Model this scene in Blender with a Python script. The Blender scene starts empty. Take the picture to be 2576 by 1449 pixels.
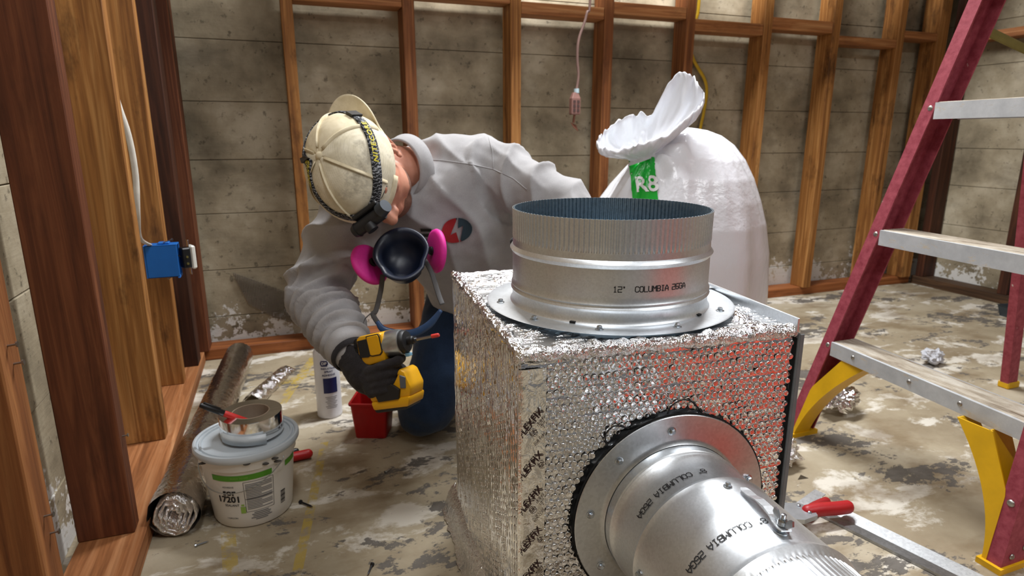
import bpy, bmesh, math, random
from mathutils import Vector, Matrix, noise
from mathutils.bvhtree import BVHTree
random.seed(7)
PI = math.pi
scene = bpy.context.scene
COL = scene.collection

# ------------------------------------------------------------------ camera
cam_d = bpy.data.cameras.new('camera')
cam_d.sensor_width = 36.0
cam_d.lens = 36.0 * 1560.0 / 2576.0
cam_d.clip_start = 0.02
cam_d.dof.use_dof = True
cam_d.dof.focus_distance = 0.80
cam_d.dof.aperture_fstop = 9.0
cam = bpy.data.objects.new('camera', cam_d)
COL.objects.link(cam)
cam.location = (0, 0, 0.80)
cam.rotation_euler = (math.radians(90 - 13.8), 0, math.radians(-20.4))
scene.camera = cam

# ------------------------------------------------------------------ world, lights, exposure
world = bpy.data.worlds.new('world')
scene.world = world
world.use_nodes = True
world.node_tree.nodes['Background'].inputs[0].default_value = (0.9, 0.95, 1.0, 1)
world.node_tree.nodes['Background'].inputs[1].default_value = 0.03


def area(name, loc, size, power, color, rot=(0, 0, 0)):
    d = bpy.data.lights.new(name, 'AREA')
    d.shape = 'RECTANGLE'
    d.size, d.size_y = size
    d.energy = power
    d.color = color
    o = bpy.data.objects.new(name, d)
    COL.objects.link(o)
    o.location = loc
    o.rotation_euler = rot
    return o


LAMPS = [((1.10, 1.86, 2.36), 1.2, 0.0, 80.0), ((0.10, 0.35, 2.36), 1.2, PI / 2, 16.0), ((1.75, -0.75, 2.36), 1.2, 0.0, 28.0)]
for i, (loc, ln, rz, pw) in enumerate(LAMPS):
    area('shop_light_lamp', loc, (ln, 0.20), pw, (0.96, 0.98, 1.0), (0, 0, rz))

vs = scene.view_settings
vs.view_transform = 'Standard'
vs.look = 'None'
vs.exposure = 0.0
vs.gamma = 1.0
vs.use_curve_mapping = False


# ------------------------------------------------------------------ helpers
def S(r, g, b):
    f = lambda c: (c / 255 / 12.92) if c / 255 <= 0.04045 else ((c / 255 + 0.055) / 1.055) ** 2.4
    return (f(r), f(g), f(b), 1.0)


class NT:
    def __init__(self, name):
        self.m = bpy.data.materials.new(name)
        self.m.use_nodes = True
        self.t = self.m.node_tree
        self.b = self.t.nodes['Principled BSDF']

    def n(self, typ, **kw):
        nd = self.t.nodes.new(typ)
        for k, v in kw.items():
            if k in nd.inputs:
                nd.inputs[k].default_value = v
            else:
                setattr(nd, k, v)
        return nd

    def l(self, a, b):
        self.t.links.new(a, b)

    def coord(self, kind='Object', scale=(1, 1, 1), rot=(0, 0, 0), rnd=False):
        tc = self.n('ShaderNodeTexCoord')
        mp = self.n('ShaderNodeMapping')
        mp.inputs['Scale'].default_value = scale
        mp.inputs['Rotation'].default_value = rot
        self.l(tc.outputs[kind], mp.inputs['Vector'])
        if rnd:
            oi = self.n('ShaderNodeObjectInfo')
            mu = self.n('ShaderNodeMath', operation='MULTIPLY')
            mu.inputs[1].default_value = 37.0
            self.l(oi.outputs['Random'], mu.inputs[0])
            cb = self.n('ShaderNodeCombineXYZ')
            for k in range(3):
                self.l(mu.outputs[0], cb.inputs[k])
            self.l(cb.outputs[0], mp.inputs['Location'])
        return mp.outputs[0]

    def noise(self, vec, scale, detail=4, rough=0.55, dist=0.0):
        nd = self.n('ShaderNodeTexNoise')
        nd.inputs['Scale'].default_value = scale
        nd.inputs['Detail'].default_value = detail
        nd.inputs['Roughness'].default_value = rough
        nd.inputs['Distortion'].default_value = dist
        self.l(vec, nd.inputs['Vector'])
        return nd.outputs['Fac']

    def ramp(self, fac, stops, interp='LINEAR'):
        r = self.n('ShaderNodeValToRGB')
        r.color_ramp.interpolation = interp
        e = r.color_ramp.elements
        while len(e) < len(stops):
            e.new(0.5)
        for k, (p, c) in enumerate(stops):
            e[k].position = p
            e[k].color = c if len(c) == 4 else (*c, 1)
        self.l(fac, r.inputs[0])
        return r.outputs[0]

    def mask(self, fac, a, b):
        return self.ramp(fac, [(a, (0, 0, 0, 1)), (b, (1, 1, 1, 1))])

    def mix(self, fac, a, b, mode='MIX'):
        m = self.n('ShaderNodeMix', data_type='RGBA', blend_type=mode)
        if isinstance(fac, (int, float)):
            m.inputs[0].default_value = fac
        else:
            self.l(fac, m.inputs[0])
        for k, v in ((6, a), (7, b)):
            if isinstance(v, tuple):
                m.inputs[k].default_value = v
            else:
                self.l(v, m.inputs[k])
        return m.outputs[2]

    def math(self, op, a, b=None):
        m = self.n('ShaderNodeMath', operation=op)
        for k, v in ((0, a), (1, b)):
            if v is None:
                continue
            if isinstance(v, (int, float)):
                m.inputs[k].default_value = v
            else:
                self.l(v, m.inputs[k])
        return m.outputs[0]

    def bump(self, h, strength=0.3, dist=0.01):
        b = self.n('ShaderNodeBump')
        b.inputs['Strength'].default_value = strength
        b.inputs['Distance'].default_value = dist
        self.l(h, b.inputs['Height'])
        self.l(b.outputs[0], self.b.inputs['Normal'])

    def set(self, color=None, rough=None, metal=None, spec=None):
        for key, v in (('Base Color', color), ('Roughness', rough), ('Metallic', metal), ('Specular IOR Level', spec)):
            if v is None:
                continue
            if isinstance(v, (int, float, tuple)):
                self.b.inputs[key].default_value = v
            else:
                self.l(v, self.b.inputs[key])
        return self


def plain(name, col, rough=0.5, metal=0.0, var=0.12, scale=30, bump=0.0, bscale=200, spec=0.5):
    t = NT(name)
    v = t.coord('Object')
    f = t.noise(v, scale, 4)
    d = tuple(c * (1 - var) for c in col[:3]) + (1,)
    u = tuple(min(1, c * (1 + var)) for c in col[:3]) + (1,)
    t.set(t.ramp(f, [(0.3, d), (0.7, u)]), rough, metal, spec)
    if bump:
        t.bump(t.noise(v, bscale, 3), bump, 0.002)
    return t.m


def wood(name, dark, mid, light, axis=2, stain=0.5):
    t = NT(name)
    sc = [26.0, 26.0, 26.0]
    sc[axis] = 1.1
    v = t.coord('Object', tuple(sc), rnd=True)
    g = t.noise(v, 1.6, 6, 0.6, 1.2)
    c = t.ramp(g, [(0.25, dark), (0.5, mid), (0.72, light)])
    sf = [140.0, 140.0, 140.0]
    sf[axis] = 3.0
    fine = t.noise(t.coord('Object', tuple(sf), rnd=True), 1.0, 3)
    c = t.mix(0.35, c, t.ramp(fine, [(0.3, (0.25, 0.2, 0.17, 1)), (0.7, (1, 1, 1, 1))]), 'MULTIPLY')
    s2 = [9.0, 9.0, 9.0]
    s2[axis] = 3.2
    blot = t.noise(t.coord('Object', tuple(s2), rnd=True), 1.3, 5, 0.7)
    m = t.mask(blot, 0.55, 0.70)
    c = t.mix(t.math('MULTIPLY', m, stain), c, tuple(x * 0.35 for x in dark[:3]) + (1,))
    t.set(c, 0.62, 0.0, 0.3)
    t.bump(fine, 0.12, 0.002)
    return t.m


def galv(name, base, rough=0.3, spangle=0.25, scale=260):
    t = NT(name)
    v = t.coord('Object')
    vo = t.n('ShaderNodeTexVoronoi')
    vo.inputs['Scale'].default_value = scale
    t.l(v, vo.inputs['Vector'])
    sp = vo.outputs['Color']
    bw = t.n('ShaderNodeRGBToBW')
    t.l(sp, bw.inputs[0])
    d = tuple(c * (1 - spangle) for c in base[:3]) + (1,)
    c = t.ramp(bw.outputs[0], [(0.1, d), (0.8, base)])
    sm = t.noise(v, 9, 4)
    r = t.math('ADD', t.math('MULTIPLY', bw.outputs[0], 0.02), t.math('MULTIPLY', sm, 0.16))
    r = t.math('ADD', r, rough - 0.12)
    t.set(c, r, 1.0)
    t.bump(t.noise(v, 14, 2), 0.03, 0.003)
    return t.m


def foil(name, base, rough=0.14, crinkle=0.35, scale=120, stretch=(1, 1, 1)):
    t = NT(name)
    v = t.coord('Object', stretch)
    a = t.noise(v, scale, 3, 0.6, 0.4)
    t.set(base, rough, 1.0)
    t.bump(a, crinkle, 0.006)
    return t.m


class B:
    """a bmesh that shapes are added to"""

    def __init__(self):
        self.m = bmesh.new()

    def faces(self, verts, faces):
        vs_ = [self.m.verts.new(v) for v in verts]
        for f in faces:
            try:
                self.m.faces.new([vs_[i] for i in f])
            except ValueError:
                pass
        return vs_

    def box(self, lo, hi, mat=None, bev=0.0, seg=1):
        lo, hi = Vector(lo), Vector(hi)
        r = bmesh.ops.create_cube(self.m, size=1.0)
        M = Matrix.Translation((lo + hi) / 2) @ Matrix.Diagonal((*(hi - lo), 1))
        if mat is not None:
            M = mat @ M
        bmesh.ops.transform(self.m, matrix=M, verts=r['verts'])
        if bev:
            es = list({e for v in r['verts'] for e in v.link_edges})
            bmesh.ops.bevel(self.m, geom=es, offset=bev, segments=seg, affect='EDGES', profile=0.5)
        return self

    def loft(self, rings, cap0=True, cap1=True, closed=True):
        vr = [[self.m.verts.new(p) for p in r] for r in rings]
        n = len(vr[0])
        for a, b in zip(vr[:-1], vr[1:]):
            for k in range(n if closed else n - 1):
                j = (k + 1) % n
                try:
                    self.m.faces.new((a[k], a[j], b[j], b[k]))
                except ValueError:
                    pass
        if cap0:
            self.m.faces.new(list(reversed(vr[0])))
        if cap1:
            self.m.faces.new(vr[-1])
        return vr

    def lathe(self, prof, n=32, mat=None, cap0=False, cap1=False, rf=None):
        mat = mat or Matrix()
        rings = []
        for r, z in prof:
            rings.append([mat @ Vector(((r + (rf(r, z, 2 * PI * k / n) if rf else 0)) * math.cos(2 * PI * k / n),
                                        (r + (rf(r, z, 2 * PI * k / n) if rf else 0)) * math.sin(2 * PI * k / n), z)) for k in range(n)])
        self.loft(rings, cap0, cap1)
        return self

    def cyl(self, a, b, r, n=16, r2=None):
        return self.tube([a, b], [r, r if r2 is None else r2], n, round_ends=False)

    def tube(self, pts, rad, n=12, ref=None, sub=0, round_ends=False):
        pts = [Vector(p) for p in pts]
        if not isinstance(rad, (list, tuple)):
            rad = [rad] * len(pts)
        rad = [r if isinstance(r, tuple) else (r, r) for r in rad]
        if sub and len(pts) > 2:
            pts, rad = smooth_path(pts, rad, sub)
        if round_ends:
            np_, nr_ = [], []
            t0 = (pts[0] - pts[1]).normalized()
            m0 = min(rad[0])
            for a in (85, 60, 35, 15):
                q = math.radians(a)
                np_.append(pts[0] + t0 * m0 * math.sin(q))
                nr_.append((rad[0][0] * math.cos(q), rad[0][1] * math.cos(q)))
            np_ += pts
            nr_ += rad
            t1 = (pts[-1] - pts[-2]).normalized()
            m1 = min(rad[-1])
            for a in (15, 35, 60, 85):
                q = math.radians(a)
                np_.append(pts[-1] + t1 * m1 * math.sin(q))
                nr_.append((rad[-1][0] * math.cos(q), rad[-1][1] * math.cos(q)))
            pts, rad = np_, nr_
        rings = []
        side = None
        for i, p in enumerate(pts):
            t = (pts[min(i + 1, len(pts) - 1)] - pts[max(i - 1, 0)]).normalized()
            if side is None:
                rv = Vector(ref) if ref is not None else (Vector((0, 0, 1)) if abs(t.z) < 0.9 else Vector((1, 0, 0)))
            else:
                rv = Vector(ref) if ref is not None else side
            side = (rv - t * rv.dot(t)).normalized()
            up = t.cross(side)
            a, b = rad[i]
            rings.append([p + side * (a * math.cos(2 * PI * k / n)) + up * (b * math.sin(2 * PI * k / n)) for k in range(n)])
        self.loft(rings)
        return self

    def ell(self, c, r, mat=None, u=20, v=12):
        q = bmesh.ops.create_uvsphere(self.m, u_segments=u, v_segments=v, radius=1.0)
        M = Matrix.Translation(Vector(c)) @ Matrix.Diagonal((*r, 1))
        if mat is not None:
            M = mat @ M
        bmesh.ops.transform(self.m, matrix=M, verts=q['verts'])
        return self

    def prism(self, poly, h, mat=None):
        """closed 2D outline (x,y) extruded from z=0 to z=h"""
        mat = mat or Matrix()
        n = len(poly)
        a = [self.m.verts.new(mat @ Vector((x, y, 0))) for x, y in poly]
        b = [self.m.verts.new(mat @ Vector((x, y, h))) for x, y in poly]
        self.m.faces.new(list(reversed(a)))
        self.m.faces.new(b)
        for k in range(n):
            j = (k + 1) % n
            self.m.faces.new((a[k], a[j], b[j], b[k]))
        return self

    def xf(self, mat):
        bmesh.ops.transform(self.m, matrix=mat, verts=self.m.verts)
        return self


def smooth_path(pts, rad, sub):
    op, orr = [], []
    n = len(pts)
    for i in range(n - 1):
        p0, p1, p2, p3 = pts[max(i - 1, 0)], pts[i], pts[i + 1], pts[min(i + 2, n - 1)]
        r1, r2 = rad[i], rad[i + 1]
        for k in range(sub):
            t = k / sub
            q = 0.5 * ((2 * p1) + (p2 - p0) * t + (2 * p0 - 5 * p1 + 4 * p2 - p3) * t * t + (3 * p1 - p0 - 3 * p2 + p3) * t ** 3)
            s = t * t * (3 - 2 * t)
            op.append(q)
            orr.append((r1[0] + (r2[0] - r1[0]) * s, r1[1] + (r2[1] - r1[1]) * s))
    op.append(pts[-1])
    orr.append(rad[-1])
    return op, orr


MW = {}


def obj(name, b, mat, parent=None, smooth=False, world=False, angle=None, kind=None, label=None):
    me = bpy.data.meshes.new(name)
    bm = b.m if isinstance(b, B) else b
    if world and parent is not None:
        bmesh.ops.transform(bm, matrix=MW[parent.name].inverted(), verts=bm.verts)
    bmesh.ops.recalc_face_normals(bm, faces=bm.faces)
    bm.to_mesh(me)
    bm.free()
    mats = mat if isinstance(mat, (list, tuple)) else [mat]
    for m_ in mats:
        me.materials.append(m_)
    if smooth:
        for p in me.polygons:
            p.use_smooth = True
        if angle:
            me.set_sharp_from_angle(angle=math.radians(angle))
    o = bpy.data.objects.new(name, me)
    COL.objects.link(o)
    if parent is not None:
        o.parent = parent
        MW[o.name] = MW[parent.name].copy()
    else:
        MW[o.name] = Matrix()
    if kind:
        o['kind'] = kind
    if label:
        o['label'] = label
    return o


def tag(o, label, cat, group=None):
    o['label'] = label
    o['category'] = cat
    if group:
        o['group'] = group
    return o


def thing(name, label, cat, loc=(0, 0, 0), rot=None, group=None):
    o = bpy.data.objects.new(name, None)
    COL.objects.link(o)
    o.empty_display_size = 0.05
    M = Matrix.Translation(loc)
    if isinstance(rot, Matrix):
        M = M @ rot.to_4x4()
    elif rot is not None:
        M = M @ Matrix.Rotation(rot, 4, 'Z')
    o.matrix_world = M
    MW[o.name] = M
    return tag(o, label, cat, group)


def basis(x, y, z):
    return Matrix((x, y, z)).transposed()


def frame(z, x):
    """rotation whose local z is z and local x lies near x"""
    z = Vector(z).normalized()
    x = Vector(x)
    x = (x - z * x.dot(z)).normalized()
    return basis(x, z.cross(x), z)


def remesh(b, voxel, smooth=6, factor=0.5):
    me = bpy.data.meshes.new('tmp')
    bmesh.ops.recalc_face_normals(b.m, faces=b.m.faces)
    b.m.to_mesh(me)
    b.m.free()
    o = bpy.data.objects.new('tmp', me)
    COL.objects.link(o)
    r = o.modifiers.new('r', 'REMESH')
    r.mode = 'VOXEL'
    r.voxel_size = voxel
    if smooth:
        s = o.modifiers.new('s', 'SMOOTH')
        s.factor = factor
        s.iterations = smooth
    dg = bpy.context.evaluated_depsgraph_get()
    ev = o.evaluated_get(dg)
    out = B()
    out.m.from_mesh(ev.to_mesh())
    ev.to_mesh_clear()
    bpy.data.objects.remove(o)
    bpy.data.meshes.remove(me)
    out.m.normal_update()
    return out


def displace(b, fn):
    b.m.normal_update()
    new = [(v, v.co + v.normal * fn(v.co, v.normal)) for v in b.m.verts]
    for v, c in new:
        v.co = c
    return b


def text2d(s, size, bold=0.0, align='CENTER', space=1.0):
    """flat text as (verts, faces) in the xy plane"""
    cu = bpy.data.curves.new('t', 'FONT')
    cu.body = s
    cu.size = size
    cu.align_x = align
    cu.align_y = 'CENTER'
    cu.offset = bold * size
    cu.space_character = space
    cu.resolution_u = 3
    o = bpy.data.objects.new('t', cu)
    COL.objects.link(o)
    dg = bpy.context.evaluated_depsgraph_get()
    ev = o.evaluated_get(dg)
    me = ev.to_mesh()
    V = [(v.co.x, v.co.y) for v in me.vertices]
    F = [tuple(p.vertices) for p in me.polygons]
    ev.to_mesh_clear()
    bpy.data.objects.remove(o)
    bpy.data.curves.remove(cu)
    return V, F


GL = {  # single-stroke letters on a 4 x 6 grid
    '1': [[(1, 5), (2, 6), (2, 0)], [(1, 0), (3, 0)]], '2': [[(0, 6), (4, 6), (4, 3.4), (3.4, 3), (0.6, 3), (0, 2.4), (0, 0), (4, 0)]],
    '"': [[(1, 6), (1, 4.8)], [(2, 6), (2, 4.8)]], 'C': [[(4, 5), (3, 6), (1, 6), (0, 5), (0, 1), (1, 0), (3, 0), (4, 1)]],
    'O': [[(1, 0), (0, 1), (0, 5), (1, 6), (3, 6), (4, 5), (4, 1), (3, 0), (1, 0)]], 'L': [[(0, 6), (0, 0), (4, 0)]],
    'U': [[(0, 6), (0, 1), (1, 0), (3, 0), (4, 1), (4, 6)]], 'M': [[(0, 0), (0, 6), (2, 3), (4, 6), (4, 0)]],
    'B': [[(0, 0), (0, 6), (3, 6), (4, 5), (4, 4), (3, 3), (4, 2), (4, 1), (3, 0), (0, 0)], [(0, 3), (3, 3)]],
    'I': [[(2, 0), (2, 6)], [(1, 6), (3, 6)], [(1, 0), (3, 0)]], 'A': [[(0, 0), (0, 3), (2, 6), (4, 3), (4, 0)], [(0, 2), (4, 2)]],
    '6': [[(4, 6), (1, 6), (0, 5), (0, 1), (1, 0), (3, 0), (4, 1), (4, 2), (3, 3), (0, 3)]],
    'G': [[(4, 5), (3, 6), (1, 6), (0, 5), (0, 1), (1, 0), (3, 0), (4, 1), (4, 3), (2.4, 3)]],
    '8': [[(1, 3), (0, 4), (0, 5), (1, 6), (3, 6), (4, 5), (4, 4), (3, 3), (1, 3), (0, 2), (0, 1), (1, 0), (3, 0), (4, 1), (4, 2), (3, 3)]]}


def stroke2d(s, h, w=0.09):
    """single-stroke stencil print, as quads in the xy plane, centred"""
    u = h / 6.0
    V, F = [], []
    x0 = 0.0
    for ch in s:
        for ln in GL.get(ch, []):
            for (ax, ay), (bx, by) in zip(ln[:-1], ln[1:]):
                a, c = Vector((ax * u + x0, ay * u)), Vector((bx * u + x0, by * u))
                d = (c - a).normalized()
                nn = Vector((-d.y, d.x)) * (h * w / 2)
                e = d * (h * w / 2)
                k = len(V)
                steps = max(1, int((c - a).length / (h * 0.3)))
                for i in range(steps + 1):
                    p = (a - e).lerp(c + e, i / steps)
                    V += [tuple(p + nn), tuple(p - nn)]
                for i in range(steps):
                    F.append((k + 2 * i, k + 2 * i + 1, k + 2 * i + 3, k + 2 * i + 2))
        x0 += u * (5.1 if ch != ' ' else 4.4)
    mx = x0 / 2
    return [(x - mx, y - h / 2) for x, y in V], F


def decal(V, F, fn):
    b = B()
    b.faces([fn(x, y) for x, y in V], F)
    return b


def rect2d(w, h, nx=1, ny=1, cx=0, cy=0):
    V = [(cx - w / 2 + w * i / nx, cy - h / 2 + h * j / ny) for j in range(ny + 1) for i in range(nx + 1)]
    F = [(j * (nx + 1) + i, j * (nx + 1) + i + 1, (j + 1) * (nx + 1) + i + 1, (j + 1) * (nx + 1) + i) for j in range(ny) for i in range(nx)]
    return V, F


def merge2d(*parts):
    V, F = [], []
    for v, f in parts:
        k = len(V)
        V += list(v)
        F += [tuple(i + k for i in q) for q in f]
    return V, F


def shift2d(p, dx, dy, rot=0.0):
    c, s = math.cos(rot), math.sin(rot)
    return [(x * c - y * s + dx, x * s + y * c + dy) for x, y in p[0]], p[1]


def fbm(p, sc, o=3):
    return noise.fractal(Vector(p) * sc, 0.6, 2.0, o)

# ------------------------------------------------------------------ materials
W_RED = wood('redwood', S(66, 34, 20), S(104, 57, 33), S(138, 84, 52), 2, 0.35)
W_ORG = wood('old_fir', S(104, 62, 28), S(158, 106, 54), S(200, 148, 88), 2, 0.8)
W_BRN = wood('brown_fir', S(84, 46, 24), S(134, 82, 44), S(172, 116, 68), 2, 0.45)
W_DRK = wood('dark_fir', S(40, 22, 14), S(66, 36, 22), S(94, 54, 34), 2, 0.5)
W_X = wood('block_fir', S(110, 64, 34), S(166, 108, 62), S(204, 150, 98), 0, 0.4)
W_XD = wood('plate_fir', S(96, 52, 26), S(150, 88, 46), S(176, 112, 66), 0, 0.4)
W_Y = wood('plate_board', S(112, 66, 34), S(164, 106, 64), S(196, 142, 98), 1, 0.3)
W_YD = wood('plate_dark', S(46, 32, 22), S(78, 56, 38), S(108, 80, 56), 1, 0.4)


def concrete(name, axis_z=True, salt=0.17):
    t = NT(name)
    v = t.coord('Object')
    a = t.noise(v, 3.2, 6, 0.6)
    c = t.ramp(a, [(0.32, S(106, 96, 78)), (0.5, S(160, 148, 124)), (0.66, S(194, 183, 160))])
    vs_ = t.coord('Object', (1.4, 1.4, 3.2))
    st = t.noise(vs_, 2.2, 5, 0.65)
    c = t.mix(t.math('MULTIPLY', t.mask(st, 0.5, 0.72), 0.6), c, S(100, 92, 78))
    sp = t.noise(v, 38, 4, 0.7)
    c = t.mix(t.math('MULTIPLY', t.mask(sp, 0.6, 0.68), 0.6), c, S(66, 60, 50))
    sep = t.n('ShaderNodeSeparateXYZ')
    tc = t.n('ShaderNodeTexCoord')
    t.l(tc.outputs['Object'], sep.inputs[0])
    # white salts bloom out of the concrete near the floor
    zz = t.math('SUBTRACT', salt, sep.outputs[2])
    n2 = t.noise(v, 6, 5, 0.7)
    n3 = t.noise(v, 60, 3, 0.6)
    k = t.math('ADD', t.math('MULTIPLY', zz, 4.5), t.math('ADD', t.math('MULTIPLY', t.math('SUBTRACT', n2, 0.5), 3.2), t.math('MULTIPLY', t.math('SUBTRACT', n3, 0.5), 1.4)))
    c = t.mix(t.mask(k, 0.25, 0.4), c, S(214, 212, 206))
    t.set(c, 0.9, 0.0, 0.2)
    h = t.math('ADD', t.math('MULTIPLY', sp, 0.5), t.math('MULTIPLY', t.noise(t.coord('Object', (3, 3, 40)), 3, 3), 0.35))
    t.bump(h, 0.35, 0.006)
    return t.m


CONC = concrete('board_formed_concrete')
CONC2 = concrete('grey_concrete', salt=0.14)


def floor_mat():
    t = NT('stained_concrete_floor')
    v = t.coord('Object')
    a = t.noise(v, 2.3, 6, 0.6)
    c = t.ramp(a, [(0.3, S(134, 119, 96)), (0.5, S(164, 151, 127)), (0.68, S(188, 177, 156))])
    b = t.noise(t.coord('Object', (1, 1.5, 1), (0, 0, 0.3)), 4.6, 7, 0.66, 0.3)
    c = t.mix(t.math('MULTIPLY', t.mask(b, 0.53, 0.585), 0.85), c, S(218, 212, 200))
    brown = t.noise(t.coord('Object', (1.2, 2.0, 1)), 3.1, 5, 0.6)
    c = t.mix(t.math('MULTIPLY', t.mask(brown, 0.50, 0.64), 0.65), c, S(118, 98, 70))
    # worn dark coating left in flakes
    mp = t.coord('Object', (1.0, 1.55, 1), (0, 0, -0.25))
    d1 = t.noise(mp, 2.7, 8, 0.72, 0.25)
    d2 = t.noise(mp, 17, 5, 0.7)
    dk = t.math('ADD', d1, t.math('MULTIPLY', t.math('SUBTRACT', d2, 0.5), 0.30))
    c = t.mix(t.math('MULTIPLY', t.mask(dk, 0.548, 0.568), 0.92), c, t.ramp(d2, [(0.3, S(70, 66, 62)), (0.7, S(104, 98, 92))]))
    fl = t.noise(v, 46, 4, 0.7)
    c = t.mix(t.math('MULTIPLY', t.mask(fl, 0.68, 0.72), 0.7), c, S(70, 64, 56))
    # traces of old yellow paint lines
    sep = t.n('ShaderNodeSeparateXYZ')
    tc = t.n('ShaderNodeTexCoord')
    t.l(tc.outputs['Object'], sep.inputs[0])
    X, Y = sep.outputs[0], sep.outputs[1]

    def line(coef, off, w, y0, y1, A, Bv):
        dv = t.math('ABSOLUTE', t.math('SUBTRACT', A, t.math('ADD', t.math('MULTIPLY', Bv, coef), off)))
        m = t.math('LESS_THAN', dv, w)
        m = t.math('MULTIPLY', m, t.math('GREATER_THAN', Bv, y0))
        m = t.math('MULTIPLY', m, t.math('LESS_THAN', Bv, y1))
        return t.math('MULTIPLY', m, t.mask(t.noise(v, 28, 4, 0.7), 0.42, 0.55))
    yl = S(176, 150, 60)
    for args in ((0.168, -0.211, 0.010, 1.0, 1.6, X, Y), (-0.098, -0.035, 0.014, 0.6, 1.27, X, Y), (0.55, 2.10, 0.022, -0.06, 0.4, Y, X), (0.3, -0.62, 0.016, 1.9, 2.3, X, Y)):
        c = t.mix(t.math('MULTIPLY', line(*args), 0.75), c, yl)
    t.set(c, t.ramp(d2, [(0.3, (0.5, 0.5, 0.5, 1)), (0.7, (0.8, 0.8, 0.8, 1))]), 0.0, 0.35)
    t.bump(t.math('ADD', t.math('MULTIPLY', t.mask(dk, 0.56, 0.60), -0.6), t.noise(v, 90, 3)), 0.25, 0.004)
    return t.m


# ------------------------------------------------------------------ room shell
b = B()
b.box((-0.7, -2.6, -0.08), (4.0, 2.75, 0.0))
o = obj('floor', b, floor_mat())
o['kind'] = 'structure'

b = B()
b.box((-0.7, -2.6, 2.44), (4.0, 2.75, 2.5))
o = obj('ceiling', b, plain('ceiling_paint', S(176, 178, 182), 0.8, scale=5))
o['kind'] = 'structure'

PLAST = plain('grey_plaster', S(140, 144, 150), 0.85, scale=6)
b = B()
b.box((-0.7, -2.6, 0), (4.0, -2.52, 2.44))
o = obj('wall_front', b, PLAST)
o['kind'] = 'structure'


def board_wall(name, lo, hi, face_axis, sign, joints, mat, run):
    """a concrete wall with the bands its form boards left, each band its own piece"""
    b = B()
    b.box(lo, hi)
    w = obj(name, b, mat)
    w['kind'] = 'structure'
    rng = random.Random(name)
    for z0, z1 in zip(joints[:-1], joints[1:]):
        k = run[0]
        while k < run[1]:
            k2 = run[1]
            d = rng.uniform(0.0115, 0.0150)
            q = B()
            l2, h2 = list(lo), list(hi)
            ax = 1 - face_axis
            l2[ax], h2[ax] = k + 0.0006, k2 - 0.0006
            l2[2], h2[2] = z0 + 0.0010, z1 - 0.0010
            if sign < 0:
                h2[face_axis] = lo[face_axis] + 0.002
                l2[face_axis] = lo[face_axis] - d
            else:
                l2[face_axis] = hi[face_axis] - 0.002
                h2[face_axis] = hi[face_axis] + d
            q.box(l2, h2, bev=0.0014)
            obj('form_board_band', q, mat, w)
            k = k2
    return w


JB = [0.0, 0.135, 0.315, 0.523, 0.716, 0.917, 1.123, 1.33, 1.53, 1.74, 1.95, 2.16, 2.44]
board_wall('wall_back', (-0.55, 2.505, 0), (3.6, 2.70, 2.44), 1, -1, JB, CONC, (-0.45, 3.37))
board_wall('wall_left', (-0.62, -2.52, 0), (-0.465, 2.505, 2.44), 0, 1, JB, CONC, (-2.5, 2.49))
board_wall('wall_right', (3.385, -2.52, 0), (3.6, 2.505, 2.44), 0, -1, [z + 0.02 if 0 < z < 2.4 else z for z in JB], CONC2, (-2.5, 2.49))

# ------------------------------------------------------------------ framing
NAIL = plain('nail_steel', S(150, 146, 140), 0.35, 1.0)


def stud(parent, lo, hi, mat, name='stud'):
    b = B()
    c = Vector(((lo[0] + hi[0]) / 2, (lo[1] + hi[1]) / 2, lo[2]))
    b.box(Vector(lo) - c, Vector(hi) - c, bev=0.002)
    o = obj(name, b, mat, parent)
    o.location = c - MW[parent.name].translation
    return o


def nails(parent, spots, d, ln=0.018):
    for p in spots:
        b = B()
        p = Vector(p)
        b.cyl(p, p + Vector(d) * ln, 0.0014, 6)
        b.cyl(p + Vector(d) * ln, p + Vector(d) * (ln + 0.0016), 0.0036, 8)
        obj('nail', b, NAIL, parent, world=True)


fl = thing('stud_wall', 'bare wooden stud framing along the left wall, on a wide bottom plate', 'stud wall', (-0.36, 1.2, 0))
b = B()
b.box((-0.418, -1.2, 0), (-0.303, 2.385, 0.042), bev=0.002)
obj('bottom_plate', b, W_Y, fl, world=True)
stud(fl, (-0.415, 0.83, 0.042), (-0.315, 0.885, 2.44), W_BRN)
stud(fl, (-0.418, 1.261, 0.042), (-0.322, 1.303, 2.44), W_RED)
stud(fl, (-0.420, 1.674, 0.042), (-0.327, 1.716, 2.44), W_ORG)
stud(fl, (-0.420, 2.067, 0.042), (-0.331, 2.110, 2.44), W_ORG)
stud(fl, (-0.415, 0.40, 0.042), (-0.315, 0.442, 2.44), W_BRN)
nails(fl, [(-0.315, 0.855, 0.56), (-0.315, 0.862, 0.535), (-0.315, 0.86, 0.33), (-0.315, 0.868, 0.30), (-0.322, 1.28, 0.24)], (1, 0, 0.1), 0.009)
stud(fl, (-0.455, 2.225, 0.042), (-0.306, 2.300, 2.44), W_DRK, 'corner_stud')

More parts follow.
